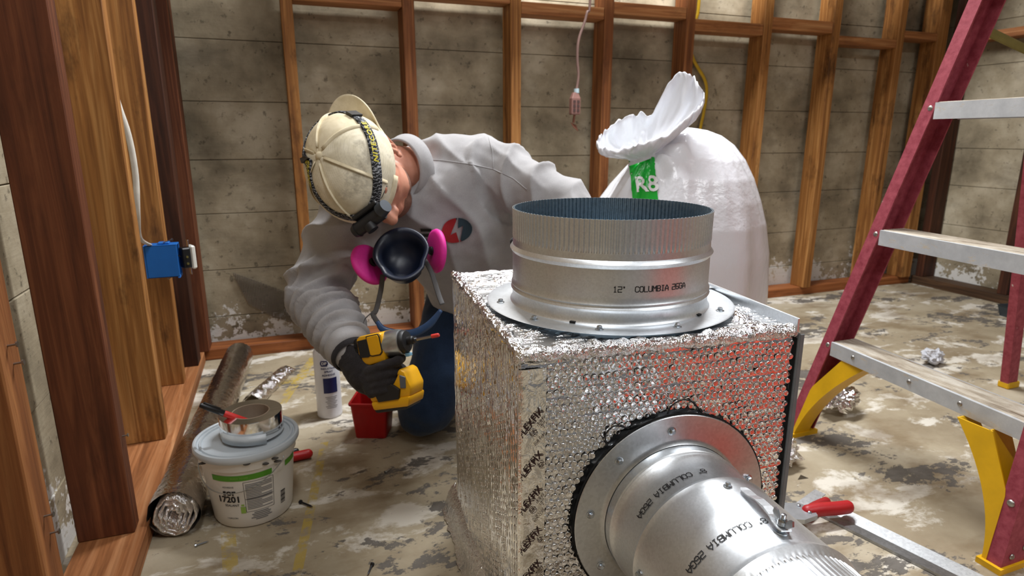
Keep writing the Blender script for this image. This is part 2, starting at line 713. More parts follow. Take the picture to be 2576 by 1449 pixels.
fb = thing('stud_wall', 'long row of old wooden studs with staggered blocking along the back concrete wall', 'stud wall', (1.45, 2.43, 0))
b = B()
b.box((-0.32, 2.395, 0), (3.26, 2.485, 0.042), bev=0.002)
obj('bottom_plate', b, W_XD, fb, world=True)
XS = [(-0.325, -0.285, W_RED), (0.054, 0.093, W_ORG), (0.465, 0.508, W_BRN), (0.877, 0.920, W_ORG), (1.278, 1.320, W_BRN),
      (1.667, 1.712, W_BRN), (2.075, 2.122, W_ORG), (2.475, 2.520, W_ORG), (2.892, 2.936, W_ORG), (3.165, 3.235, W_ORG)]
for x0, x1, m_ in XS:
    stud(fb, (x0, 2.372, 0.042), (x1, 2.465, 2.44), m_)
ZB = [(1.245, 1.288), (1.285, 1.325), (1.252, 1.296), (1.277, 1.322), (1.234, 1.281), (1.263, 1.313), (1.218, 1.256), (1.262, 1.300)]
for i, (z0, z1) in enumerate(ZB):
    x0, x1 = XS[i + 1][1], XS[i + 2][0]
    b = B()
    c = Vector(((x0 + x1) / 2, 2.42, z0))
    b.box(Vector((x0 + 0.001, 2.374, z0)) - c, Vector((x1 - 0.001, 2.462, z1)) - c, bev=0.002)
    q = obj('blocking', b, W_X, fb)
    q.location = c - MW[fb.name].translation

fr = thing('stud_wall', 'dark wooden studs and plate along the right wall behind the ladder', 'stud wall', (3.31, 1.5, 0))
b = B()
b.box((3.265, -1.2, 0), (3.365, 2.39, 0.045), bev=0.002)
obj('bottom_plate', b, W_YD, fr, world=True)
for y in (1.90, 1.50, 1.10):
    stud(fr, (3.27, y, 0.045), (3.362, y + 0.045, 2.44), W_DRK if y > 1.8 else W_BRN)
stud(fr, (3.27, 2.33, 0.045), (3.362, 2.372, 2.44), W_DRK)
b = B()
b.box((3.27, 1.55, 1.25), (3.36, 2.32, 1.29), bev=0.002)
obj('blocking', b, W_Y, fr, world=True)

# ------------------------------------------------------------------ pipe run above the picture, whose shadow bands the back wall
pp = thing('pipe_run', 'grey steel pipe hanging from the ceiling along the back wall', 'pipe', (1.45, 2.13, 1.74))
PIPE = plain('grey_pipe', S(120, 120, 122), 0.5, 0.6)
b = B()
b.cyl((-1.85, 0, 0), (1.80, 0, 0), 0.060, 24)
obj('pipe', b, PIPE, pp, smooth=True, angle=40)
for x in (-1.5, -0.2, 1.2):
    b = B()
    b.cyl((x, 0, 0.045), (x, 0, 0.70), 0.004, 8)
    obj('hanger_rod', b, PIPE, pp)

# ------------------------------------------------------------------ ceiling fixtures (the room's lamps)
LAMPW = plain('fixture_white', S(225, 225, 222), 0.4)
for i, (loc, ln, rz, pw) in enumerate(LAMPS):
    t_ = thing('shop_light', ['white strip light on the ceiling above the back wall', 'white strip light on the ceiling above the left studs',
                              'white strip light on the ceiling behind the photographer'][i], 'ceiling light', (loc[0], loc[1], loc[2]), rz)
    b = B()
    b.box((-ln / 2 - 0.03, -0.115, 0.012), (ln / 2 + 0.03, 0.115, 0.08), bev=0.006)
    obj('housing', b, LAMPW, t_)
    for sx in (-1, 1):
        b = B()
        b.box((sx * (ln / 2 + 0.02) - 0.012, -0.11, -0.02), (sx * (ln / 2 + 0.02) + 0.012, 0.11, 0.012), bev=0.003)
        obj('end_cap', b, LAMPW, t_)

# ------------------------------------------------------------------ insulated plenum box with its two collars
GALV = galv('galvanized_steel', (0.82, 0.85, 0.88, 1), 0.43, 0.09, 420)
GALV_D = galv('galvanized_flange', (0.66, 0.68, 0.70, 1), 0.36, 0.12)
GALV_T = galv('galvanized_top', (0.82, 0.86, 0.90, 1), 0.46, 0.06)
GALV_IN = galv('galvanized_inside_shade', (0.36, 0.45, 0.52, 1), 0.42, 0.2)  # darker, bluer copy of the steel; dim collar inside put into the colour
FOIL = foil('bubble_foil', (0.90, 0.90, 0.91, 1), 0.10, 0.35, 70)
FOIL_B = foil('bubble_film', (0.88, 0.88, 0.89, 1), 0.12, 0.10, 60)
FOIL_C = foil('crinkled_foil', (0.92, 0.92, 0.93, 1), 0.09, 0.75, 150)
TAPE = foil('foil_tape', (0.90, 0.89, 0.87, 1), 0.16, 0.4, 60)
INK = plain('black_ink', S(22, 20, 22), 0.6, 0, 0.05)
INKR = plain('brown_ink', S(52, 26, 24), 0.6, 0, 0.05)
BLACKGAP = plain('gap_shade', S(14, 13, 13), 0.9, 0, 0.1)  # flat black painted in for the shade in gaps, slots and hollows
ZINC = plain('zinc_screw', S(190, 196, 202), 0.25, 1.0)

BW, BD, BH = 0.402, 0.475, 0.546
BX = Matrix.Rotation(math.radians(-5.0), 4, 'Z')
box = thing('duct_box', 'large square duct plenum box wrapped in silver bubble foil insulation', 'duct box', (0.258, 0.668, 0), BX.to_3x3())
b = B()
b.box((0.006, 0.006, 0.0), (BW - 0.002, BD - 0.004, BH - 0.006))
obj('metal_shell', b, GALV_D, box)


def crinkle_panel(w, h, nx, ny, fn, amp, sc, seed, ridge=None):
    """a foil sheet: fn(u, v, d) maps sheet coordinates and outward offset to a point"""
    b = B()
    V = []
    for j in range(ny + 1):
        for i in range(nx + 1):
            u, v = w * i / nx, h * j / ny
            d = amp * fbm((u * sc[0] + seed, v * sc[1], seed), 1.0, 3)
            if ridge:
                d += ridge(u, v)
            V.append(fn(u, v, d))
    F = [(j * (nx + 1) + i, j * (nx + 1) + i + 1, (j + 1) * (nx + 1) + i + 1, (j + 1) * (nx + 1) + i) for j in range(ny) for i in range(nx)]
    b.faces(V, F)
    return b


def bubbles(w, h, pitch, rad, ht, fn, rng, seg=10, skip=None, jitter=0.0006, swap=False):
    b = B()
    V, F = [], []
    rowh = pitch * 0.866
    if swap:
        w, h = h, w
    j = 0
    v = pitch * 0.5
    while v < h - pitch * 0.4:
        u = pitch * (0.5 if j % 2 else 1.0)
        if rng.random() < 0.28:
            v += rowh * 0.25
        while u < w - pitch * 0.4:
            cu, cv = u + rng.uniform(-jitter, jitter), v + rng.uniform(-jitter, jitter) + 0.0012 * math.sin(u * 40 + j)
            if not (skip and skip(cu, cv)):
                k = len(V)
                tu, tv = rng.gauss(0, 0.07), rng.gauss(0, 0.07)
                r0 = rad * rng.uniform(0.9, 1.05)
                hh = ht * rng.uniform(0.7, 1.15)
                for (fr_, fh) in ((1.0, -0.15), (0.96, 0.70), (0.86, 1.0), (0.70, 0.90)):
                    for s in range(seg):
                        a = 2 * PI * s / seg + 0.3 * j
                        du, dv = r0 * fr_ * math.cos(a), r0 * fr_ * math.sin(a)
                        uu, vv = cu + du, cv + dv
                        if swap:
                            uu, vv = vv, uu
                        V.append(fn(uu, vv, hh * fh + (du * tu + dv * tv) * (fh > 0)))
                V.append(fn(*((cv, cu) if swap else (cu, cv)), hh * 0.86))
                for q in range(3):
                    for s in range(seg):
                        s2 = (s + 1) % seg
                        F.append((k + q * seg + s, k + q * seg + s2, k + (q + 1) * seg + s2, k + (q + 1) * seg + s))
                for s in range(seg):
                    F.append((k + 3 * seg + s, k + 3 * seg + (s + 1) % seg, k + 4 * seg))
            u += pitch
        v += rowh
        j += 1
    b.faces(V, F)
    return b


rng = random.Random(3)
FU, FZ = 0.2205, 0.290           # centre of the front collar on the front face
rowline = lambda u, v: 0.0022 * max(0, math.cos(v * 2 * PI / 0.0235 + 1.6 * noise.noise(Vector((u * 6, v * 9, 0))))) ** 8
ff = lambda u, v, d: Vector((u, 0.004 - d, v))
pf = obj('foil_front', crinkle_panel(BW, BH - 0.006, 120, 200, ff, 0.0016, (28, 34), 1.7, rowline), FOIL, box, smooth=True)
obj('bubbles', bubbles(BW - 0.026, BH - 0.02, 0.0102, 0.0048, 0.0024, lambda u, v, d: ff(u + 0.030, v + 0.004, d + 0.0006), rng,
                       skip=lambda u, v: math.hypot(u + 0.03 - FU, v - FZ) < 0.146), FOIL_B, pf, smooth=True, kind='stuff')
fs = lambda u, v, d: Vector((0.004 - d, u, v))
ribs = lambda u, v: 0.0026 * (0.5 + 0.5 * math.sin(u * 2 * PI / 0.0115 + 0.8 * noise.noise(Vector((u * 5, v * 5, 3)))))
pl = obj('foil_side', crinkle_panel(BD, BH - 0.006, 240, 90, fs, 0.0012, (40, 24), 4.2, ribs), FOIL_B, box, smooth=True)
obj('bubbles', bubbles(BD, BH - 0.02, 0.0124, 0.0054, 0.0010, lambda u, v, d: fs(u, v + 0.004, d + 0.0010), rng, swap=True, seg=8), FOIL_B, pl, smooth=True, kind='stuff')
fa = lambda u, v, d: Vector((u, v, BH - 0.006 + d))
DX, DY = 0.203, 0.196            # centre of the round duct on the top, in box coordinates
topr = lambda u, v: 0.0016 * math.sin(v * 2 * PI / 0.0125 + 2.5 * noise.noise(Vector((u * 7, v * 7, 9)))) - 0.004 * max(0, 1 - abs(math.hypot(u - DX, v - DY) - 0.15) / 0.045)
obj('foil_top', crinkle_panel(BW, BD, 130, 150, fa, 0.0030, (30, 44), 8.8, topr), FOIL_C, box, smooth=True)
# puffy folded edges of the wrap
def roll_edge(p0, p1, r, seed):
    pts = [Vector(p0).lerp(Vector(p1), i / 60) for i in range(61)]
    bb = B()
    bb.tube(pts, r, 14, round_ends=True)
    return displace(bb, lambda c, nn: 0.0032 * fbm(c, 60, 3) + 0.0012 * math.sin((c.x + c.y * 1.1 + c.z) * 300 + seed))
obj('foil_edge', roll_edge((0.004, 0.008, BH - 0.011), (BW - 0.002, 0.008, BH - 0.011), 0.0100, 0), FOIL_C, box, smooth=True)
obj('foil_edge', roll_edge((0.008, 0.010, BH - 0.011), (0.008, BD, BH - 0.011), 0.0085, 2), FOIL_C, box, smooth=True)
# loose foil hem on the floor by the left side
bb = B()
V = []
for j in range(101):
    v = 0.02 + (BD + 0.02) * j / 100
    for i, (x, z) in enumerate([(0.004, 0.062), (-0.006, 0.052), (-0.013, 0.040), (-0.016, 0.026), (-0.018, 0.012), (-0.026, 0.003)]):
        wv = fbm((v * 40, i * 0.9, 2), 1.0, 3)
        sh = 1.0 + 0.25 * fbm((v * 6, 5, 1), 1.0, 2)
        V.append(Vector((x * sh + 0.004 * wv, v, max(0.0012, z * sh + 0.006 * wv * (i < 5)))))
bb.faces(V, [(j * 6 + i, j * 6 + i + 1, (j + 1) * 6 + i + 1, (j + 1) * 6 + i) for j in range(100) for i in range(5)])
obj('foil_hem', bb, FOIL_C, box, smooth=True)
# drive-cleat lips of bare metal along the right side
b = B()
b.box((BW + 0.001, -0.004, 0.0), (BW + 0.003, 0.022, BH - 0.012), bev=0.0006)
b.box((BW + 0.003, -0.004, 0.0), (BW + 0.010, -0.002, BH - 0.014), bev=0.0006)
obj('corner_flange', b, plain('dull_flange', S(118, 122, 124), 0.6, 0.3), box)
b = B()
b.box((BW - 0.004, -0.004, BH - 0.010), (BW - 0.001, BD, BH + 0.010), bev=0.0006)
b.box((BW - 0.012, 0.2, BH + 0.004), (BW - 0.001, BD, BH + 0.006), bev=0.0005)
obj('top_flange', b, GALV, box)
b = B()
b.box((BW + 0.0002, -0.001, 0.004), (BW + 0.0008, 0.004, BH - 0.02))  # black strip stands in for the shade inside the seam
obj('seam_gap', b, BLACKGAP, box)
# corner tape with its print
tp = crinkle_panel(0.034, BH - 0.03, 12, 120, lambda u, v, d: Vector((0.001 + u, -0.0006 - d, v + 0.004)) if u > 0.004 else Vector((-0.0005 - 0.0005 * (0.004 - u), -0.0004 - d + (0.004 - u), v + 0.004)), 0.0010, (60, 60), 3.3)
tape = obj('corner_tape', tp, TAPE, box, smooth=True)


def tape_print(parts, uc, zc, rot):
    q = shift2d(merge2d(*parts), uc, zc, rot)
    return decal(q[0], q[1], lambda x, y: Vector((max(0.0015, min(x, 0.0335)), -0.0024, y)))


def ring2d(r0, r1, n=24):
    V = [(r * math.cos(2 * PI * k / n), r * math.sin(2 * PI * k / n)) for r in (r0, r1) for k in range(n)]
    return V, [(k, (k + 1) % n, n + (k + 1) % n, n + k) for k in range(n)]


T_FLEX = text2d('FLEXFIX', 0.0125, 0.02)
T_UL = text2d('UL', 0.0060, 0.02)
T_L = [text2d(s, 0.0046, 0.01) for s in ('181B-FX', 'LISTED', '829A', 'FOR CLASS 1 DUCT')]
for k, zc in enumerate((0.445, 0.385, 0.335, 0.275, 0.225, 0.165, 0.115)):
    if k % 2 == 0:
        parts = [shift2d(T_FLEX, 0.0, 0.004), shift2d(ring2d(0.0042, 0.0049), -0.008, -0.008), shift2d(T_UL, -0.008, -0.008),
                 shift2d(T_L[0], 0.010, -0.0055), shift2d(T_L[1], 0.010, -0.0105), shift2d(T_L[2], 0.010, -0.0155), shift2d(T_L[3], 0.0, -0.0205)]
    else:
        parts = [shift2d(T_FLEX, 0.0, 0.004), shift2d(ring2d(0.0042, 0.0049), 0.010, -0.008), shift2d(T_UL, 0.010, -0.008)]
    obj('printed_text', tape_print(parts, 0.018, zc, math.radians(50)), INKR, tape)


def screw(parent, p, nrm, r=0.0042):
    M = Matrix.Translation(p) @ frame(nrm, (0.3, 0.5, 0.81)).to_4x4()
    b = B()
    b.lathe([(r * 1.45, 0.0), (r * 1.45, 0.0009), (r * 1.1, 0.0014)], 14, M, cap1=True)
    b.lathe([(r * 0.95, 0.0012), (r * 0.95, 0.0045), (r * 0.7, 0.0055)], 6, M, cap1=True)
    return obj('screw', b, ZINC, parent)


# round 12 inch collar on the top
TZ = BH + 0.0015
MT = Matrix.Translation((DX, DY, TZ))
R12 = 0.1515
b = B()
b.lathe([(R12 - 0.004, 0.0), (0.190, 0.0), (0.1925, 0.0006), (0.190, 0.0016), (R12 + 0.003, 0.0016)], 96, MT)
tf = obj('top_flange_ring', b, GALV_T, box, smooth=True, angle=35)
prof = [(R12 + 0.004, 0.0015), (R12 + 0.0015, 0.004), (R12 + 0.0003, 0.010), (R12, 0.018), (R12 + 0.0012, 0.020), (R12 + 0.0026, 0.0225), (R12 + 0.0012, 0.025), (R12, 0.0265),
        (R12, 0.0275), (R12 + 0.0022, 0.030), (R12 + 0.0004, 0.033), (R12, 0.040), (R12, 0.060), (R12, 0.079), (R12 + 0.002, 0.081), (R12 + 0.0042, 0.085), (R12 + 0.002, 0.0885), (R12, 0.0905), (R12 - 0.0003, 0.0985)]
crimp = [(R12 - 0.0004, 0.1), (R12 - 0.001, 0.104), (R12 - 0.0012, 0.112), (R12 - 0.001, 0.125), (R12 - 0.0008, 0.138), (R12 - 0.0006, 0.1455)]
NCR = 132
def cf(r, z, a):
    k = 1 if z > 0.1035 else (0.4 if z > 0.101 else 0)
    w_ = math.cos(a * NCR)
    return k * 0.0013 * (1 if w_ > 0.3 else (-1 if w_ < -0.3 else w_ / 0.3))
b = B()
b.lathe(prof + crimp, NCR * 6, MT, rf=cf)
dk = obj('round_collar', b, GALV, box, smooth=True, angle=40)
b = B()
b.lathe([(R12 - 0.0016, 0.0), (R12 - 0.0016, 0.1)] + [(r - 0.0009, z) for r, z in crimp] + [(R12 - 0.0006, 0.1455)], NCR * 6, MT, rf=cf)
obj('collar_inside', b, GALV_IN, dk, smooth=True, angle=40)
b = B()
b.lathe([(0.0, -0.002), (R12, -0.002)], 48, MT)
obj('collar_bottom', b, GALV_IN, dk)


def on_top_cyl(a0, z0, r=R12 + 0.0006):
    return lambda x, y: MT @ Vector((r * math.cos(a0 + x / r), r * math.sin(a0 + x / r), z0 + y))


AF = math.radians(-92)       # the side of the collar that looks at the camera
V, F = stroke2d('12"  COLUMBIA 26GA', 0.0074, 0.14)
obj('printed_text', decal(V, F, on_top_cyl(AF + 0.02, 0.052)), INK, dk)
for a in (-2.62, -2.05, -1.42, -0.74, -0.05, 0.7, 1.5, 2.3, 3.05):
    screw(tf, MT @ Vector((0.173 * math.cos(a), 0.173 * math.sin(a), 0.0016)), (0, 0, 1))
for a in (-2.3, -1.0):
    b = B()
    b.box((R12 - 0.001, -0.004, 0.0), (R12 + 0.006, 0.004, 0.004), MT @ Matrix.Rotation(a, 4, 'Z'))
    obj('tab_notch', b, BLACKGAP, tf)

# 8 inch collar on the front, its axis square to the front face
MF = Matrix.Translation((FU, -0.004, FZ)) @ Matrix.Rotation(PI / 2, 4, 'X')      # local z runs out of the face, local x to the right, local y up
R8 = 0.1005
b = B()
b.lathe([(0.1452, -0.001), (0.1475, 0.0005), (0.1452, 0.0012)], 90, MF, rf=lambda r, z, a: 0.0007 * noise.noise(Vector((math.cos(a) * 9, math.sin(a) * 9, 0))))
obj('foil_cut_edge', b, BLACKGAP, box)
b = B()
b.lathe([(R8 - 0.006, 0.002), (0.1440, 0.002), (0.1448, 0.0026), (0.1440, 0.0034), (R8 + 0.010, 0.0034), (R8 + 0.006, 0.005), (R8 + 0.003, 0.0075)], 96, MF)
fl8 = obj('front_flange_ring', b, GALV_D, box, smooth=True, angle=35)
prof8 = [(R8 + 0.0022, 0.0045), (R8 + 0.0022, 0.022), (R8 + 0.0006, 0.0235), (R8 + 0.0006, 0.025), (R8 + 0.0028, 0.027), (R8 + 0.0012, 0.0295), (R8 + 0.0030, 0.032), (R8, 0.036), (R8, 0.055), (R8, 0.086),
         (R8 + 0.0008, 0.0885), (R8 + 0.0036, 0.0940), (R8 + 0.0024, 0.0985), (R8 + 0.0022, 0.102), (R8 + 0.0022, 0.14), (R8 + 0.0022, 0.18), (R8 + 0.0022, 0.220), (R8 + 0.0036, 0.224), (R8 + 0.0052, 0.229), (R8 + 0.0030, 0.234), (R8 + 0.001, 0.238)]
crimp8 = [(R8, 0.240), (R8 - 0.0006, 0.2445), (R8 - 0.001, 0.255), (R8 - 0.001, 0.28), (R8 - 0.001, 0.310)]
NC8 = 88
def cf8(r, z, a):
    k = 1 if z > 0.2440 else (0.3 if z > 0.2395 else 0)
    w_ = math.cos(a * NC8)
    return k * 0.0013 * (1 if w_ > 0.3 else (-1 if w_ < -0.3 else w_ / 0.3))
b = B()
b.lathe(prof8 + crimp8, NC8 * 6, MF, rf=cf8)
c8 = obj('front_collar', b, GALV, box, smooth=True, angle=40)
b = B()
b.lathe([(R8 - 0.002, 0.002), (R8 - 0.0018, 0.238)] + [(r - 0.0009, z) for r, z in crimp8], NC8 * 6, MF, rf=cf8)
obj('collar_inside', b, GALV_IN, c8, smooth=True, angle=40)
b = B()
b.lathe([(0.0, 0.17), (R8 - 0.004, 0.17), (R8 - 0.004, 0.1712), (0.0, 0.1712)], 40, MF)
obj('damper_blade', b, GALV_D, c8)


def on_front_cyl(a0, z0, r):
    """print running round the pipe with its letter tops towards the open end"""
    return lambda x, y: MF @ Vector((r * math.cos(a0 + x / r), r * math.sin(a0 + x / r), z0 + y))


V, F = stroke2d('8" COLUMBIA 26GA', 0.0082, 0.14)
TW = 0.0
obj('printed_text', decal(V, F, on_front_cyl(math.radians(120), 0.071, R8 + 0.0007)), INK, c8)
V, F = stroke2d('8" COLUMBIA 26GA', 0.0082, 0.14)
obj('printed_text', decal(V, F, on_front_cyl(math.radians(117), 0.183, R8 + 0.0029)), INK, c8)
for a, z, r in ((133, 0, 0.124), (94, 0, 0.124), (172, 0, 0.124), (15, 0, 0.124), (212, 0, 0.124), (252, 0, 0.124)):
    q = math.radians(a)
    screw(fl8, MF @ Vector((r * math.cos(q), r * math.sin(q), 0.0034)), MF.to_3x3() @ Vector((0, 0, 1)))
for a, z in ((87, 0.113), (179, 0.110), (5, 0.110)):
    q = math.radians(a)
    screw(c8, MF @ Vector(((R8 + 0.0022) * math.cos(q), (R8 + 0.0022) * math.sin(q), z)), MF.to_3x3() @ Vector((math.cos(q), math.sin(q), 0)), 0.0036)
# damper quadrant: strap handle, threaded stud and wing nut
DA = math.radians(85)
MQ = MF @ Matrix.Rotation(DA, 4, 'Z') @ Matrix.Translation((R8 + 0.0022, 0, 0.203)) @ Matrix.Rotation(PI / 2, 4, 'Y')   # local z out of the pipe, local x towards the face
dm = B()
hw = [(0.080, 0.0030, 0.0030), (0.078, 0.0050, 0.0030), (0.074, 0.0062, 0.0030), (0.060, 0.0060, 0.0045), (0.046, 0.0058, 0.0085), (0.030, 0.0054, 0.010), (0.016, 0.0064, 0.009), (0.008, 0.0072, 0.006), (-0.004, 0.0075, 0.0055), (-0.009, 0.006, 0.0055)]
MQ2 = MQ @ Matrix.Rotation(-0.12, 4, 'Z')
rings = []
for x, w_, z in hw:
    rings.append([MQ2 @ Vector((x, -w_, z)), MQ2 @ Vector((x, w_, z)), MQ2 @ Vector((x, w_, z + 0.0014)), MQ2 @ Vector((x, -w_, z + 0.0014))])
dm.loft(rings)
hnd = obj('damper_handle', dm, GALV, c8)
b = B()
b.lathe([(0.0085, 0.0), (0.0085, 0.0015), (0.0045, 0.0020), (0.0045, 0.004), (0.0028, 0.0045), (0.0028, 0.020), (0.002, 0.0205)], 16, MQ, cap1=True)
obj('threaded_stud', b, ZINC, hnd, smooth=True, angle=40)
b = B()
b.lathe([(0.0052, 0.0080), (0.0052, 0.0125), (0.0044, 0.0145)], 14, MQ, cap0=True, cap1=True)
for s in (-1, 1):
    wp = [(s * 0.004, 0.0085), (s * 0.010, 0.009), (s * 0.0155, 0.0150), (s * 0.0140, 0.0205), (s * 0.0095, 0.0195), (s * 0.0045, 0.0135)]
    M = MQ @ Matrix.Rotation(PI / 2, 4, 'X') @ Matrix.Translation((0, 0, -0.0012))
    b.prism(wp if s > 0 else wp[::-1], 0.0024, M)
obj('wing_nut', b, ZINC, hnd)
# marker lines drawn round the cut-out
for line in ([(0.1218, 0.4016), (0.1178, 0.4166), (0.1276, 0.4279), (0.139, 0.4269), (0.1519, 0.4218)], [(0.2074, 0.4366), (0.2138, 0.4474), (0.2282, 0.4543), (0.2437, 0.4496), (0.2536, 0.4396), (0.2605, 0.4299)]):
    b = B()
    b.tube([(u, -0.0008 + 0.0004 * math.sin(k * 2.0), z) for k, (u, z) in enumerate(line)], 0.0010, 6, sub=6)
    obj('marker_line', b, INK, pf, smooth=True)

# ------------------------------------------------------------------ step ladder
def ladder_red():
    t = NT('red_fiberglass')
    v = t.coord('Object')
    f = t.noise(v, 60, 4, 0.7)
    c = t.ramp(f, [(0.3, S(136, 50, 64)), (0.7, S(172, 82, 94))])
    w_ = t.noise(t.coord('Object', (1, 1, 0.5)), 26, 4, 0.6)
    c = t.mix(t.mask(w_, 0.71, 0.74), c, S(206, 190, 182))
    t.set(c, 0.6, 0.0, 0.3)
    t.bump(f, 0.15, 0.002)
    return t.m


LRED = ladder_red()
YEL = plain('yellow_plastic', S(222, 172, 12), 0.45, 0, 0.14, 14, 0.05)


def alu_mat():
    t = NT('scuffed_aluminium')
    v = t.coord('Object')
    f = t.noise(v, 24, 5, 0.7)
    c = t.ramp(f, [(0.3, (0.58, 0.61, 0.64, 1)), (0.7, (0.76, 0.79, 0.82, 1))])
    d = t.noise(t.coord('Object', (3, 1, 3)), 22, 5, 0.7)
    c = t.mix(t.math('MULTIPLY', t.mask(d, 0.58, 0.66), 0.8), c, S(196, 182, 160))
    t.set(c, 0.5, t.math('SUBTRACT', 0.5, t.math('MULTIPLY', t.mask(d, 0.58, 0.66), 0.5)), 0.5)
    return t.m


def tread_mat():
    t = NT('worn_tread')
    v = t.coord('Object', (30, 5, 30))
    f = t.noise(v, 1.6, 6, 0.7)
    c = t.ramp(f, [(0.3, S(116, 98, 78)), (0.5, S(186, 174, 156)), (0.7, S(222, 216, 204))])
    t.set(c, 0.7, 0.1)
    return t.m


ALU, TREAD = alu_mat(), tread_mat()
lad = thing('step_ladder', 'red fiberglass step ladder with aluminium steps and yellow feet', 'ladder', (1.25, 0.92, 0))
LB, LV = Vector((1.258, 1.218, 0)), Vector((0.155, -0.190, 1.0))
NB, NV = Vector((1.208, 0.622, 0)), Vector((0.155, 0.012, 1.0))


def rail(base, axis, sy, z0, z1):
    """C channel: web on the outer side, flanges turned in; sy = direction to the inside of the ladder"""
    w_, d, t_ = 0.030, 0.074, 0.004
    pr = [(0, 0), (0, w_), (t_, w_), (t_, t_), (d - t_, t_), (d - t_, w_), (d, w_), (d, 0)]
    b = B()
    b.loft([[base + axis * z + Vector((x, sy * y, 0)) for x, y in pr] for z in (z0, z1)])
    return b


rl = obj('rail', rail(LB, LV, -1, 0.006, 1.95), LRED, lad, world=True)
rn = obj('rail', rail(NB, NV, 1, 0.006, 1.95), LRED, lad, world=True)
RV = Vector((-0.30, -0.06, 1.0))
for bs, ax in ((Vector((2.165, 1.200, 0)), Vector((-0.30, -0.10, 1))), (Vector((2.165, 0.52, 0)), Vector((-0.30, 0.06, 1)))):
    b = B()
    b.loft([[bs + ax * z + Vector((x, y, 0)) for x, y in ((0, 0), (0.045, 0), (0.045, 0.025), (0, 0.025))] for z in (0.012, 1.9)])
    obj('rear_leg', b, LRED, lad, world=True)
    b = B()
    b.box(bs + Vector((-0.006, -0.005, 0)), bs + Vector((0.05, 0.03, 0.022)), bev=0.003)
    obj('foot_pad', b, YEL, lad, world=True)
b = B()
b.box((1.40, 0.62, 1.92), (1.72, 0.95, 1.99), bev=0.006)
obj('top_cap', b, YEL, lad, world=True)


def rivet(parent, p, nrm, r=0.0055):
    M = Matrix.Translation(p) @ frame(nrm, (0.1, 0.9, 0.3)).to_4x4()
    b = B()
    b.lathe([(r, 0), (r * 0.9, 0.0014), (r * 0.55, 0.0028), (r * 0.15, 0.0032)], 14, M, cap1=True)
    obj('rivet', b, plain_riv, parent, smooth=True, world=True)


plain_riv = plain('rivet_steel', S(170, 166, 160), 0.4, 1.0)
for k, zc in enumerate((0.285, 0.580, 0.872, 1.165, 1.46)):
    a = LB + LV * zc
    c = NB + NV * zc
    y0, y1 = c.y + 0.0305, a.y - 0.0305
    x_of = lambda y: c.x + (a.x - c.x) * (y - c.y) / (a.y - c.y)
    hgt = 0.036
    b = B()
    # front lip, tread and rear lip of a bent step
    P = []
    for y in (y0, y1):
        x = x_of(y) - 0.002
        P.append([Vector((x, y, zc - hgt)), Vector((x, y, zc)), Vector((x + 0.082, y, zc)), Vector((x + 0.082, y, zc - hgt)), Vector((x + 0.079, y, zc - hgt)), Vector((x + 0.079, y, zc - 0.003)),
                  Vector((x + 0.003, y, zc - 0.003)), Vector((x + 0.003, y, zc - hgt))])
    b.loft(P)
    st = obj('step', b, ALU, lad, world=True)
    b = B()
    N = 9
    for i in range(N):
        f0 = 0.006 + 0.070 * i / N
        b.loft([[Vector((x_of(y) + f0, y, zc)), Vector((x_of(y) + f0 + 0.0052, y, zc)), Vector((x_of(y) + f0 + 0.0044, y, zc + 0.0014)), Vector((x_of(y) + f0 + 0.0008, y, zc + 0.0014))] for y in (y0 + 0.002, y1 - 0.002)])
    obj('tread', b, TREAD, st, world=True)
    rivet(lad, a + Vector((-0.001, -0.017, -0.012)), (-1, 0, 0.1), 0.0065)
    rivet(lad, c + Vector((-0.001, 0.017, -0.012)), (-1, 0, 0.1), 0.0065)
    if k == 0:
        for y in (1.06, 0.90, 0.78):
            rivet(st, Vector((x_of(y) - 0.002, y, zc - 0.016)), (-1, 0, 0))


def knee(base, axis, sy, foot_w):
    """yellow knee brace: a curved plate from the foot up to the bottom step with a turned edge"""
    ztop = 0.248
    n = 18
    outer = [(0.0 + 0.030 * (1 if True else 0), 0.0)]
    inner, edge = [], []
    for i in range(n + 1):
        f = i / n
        z = 0.010 + (ztop - 0.010) * f
        s_in = foot_w + 0.098 * f ** 2.1 + 0.012 * f       # free curved edge
        s_out = 0.030 if z < 0.15 else 0.030 + (z - 0.15) / (ztop - 0.15) * 0.050
        inner.append((s_in, z))
        edge.append((s_out, z))
    P = lambda s, z, dx: base + axis * z + Vector((dx, sy * s, 0))
    b = B()
    rings = []
    for (si, z), (so, _) in zip(inner, edge):
        rings.append([P(so - 0.004, z, -0.001), P(si, z, -0.001), P(si, z, 0.052), P(si - 0.003, z, 0.052), P(si - 0.003, z, 0.002), P(so - 0.004, z, 0.002)])
    b.loft(rings)
    o_ = obj('knee_brace', b, YEL, lad, world=True)
    b = B()
    rings = []
    for (so, z) in edge:
        if z >= 0.148:
            rings.append([P(so, z, 0.0), P(so + 0.003, z, 0.0), P(so + 0.003, z, 0.056), P(so, z, 0.056)])
    b.loft(rings)
    obj('brace_rib', b, YEL, o_, world=True)
    b = B()
    b.loft([[base + Vector((x, sy * y, z)) for x, y in ((-0.006, -0.005), (-0.006, foot_w + 0.006), (0.082, foot_w + 0.006), (0.082, -0.005))] for z in (0.0, 0.012)])
    obj('foot_pad', b, YEL, o_, world=True)


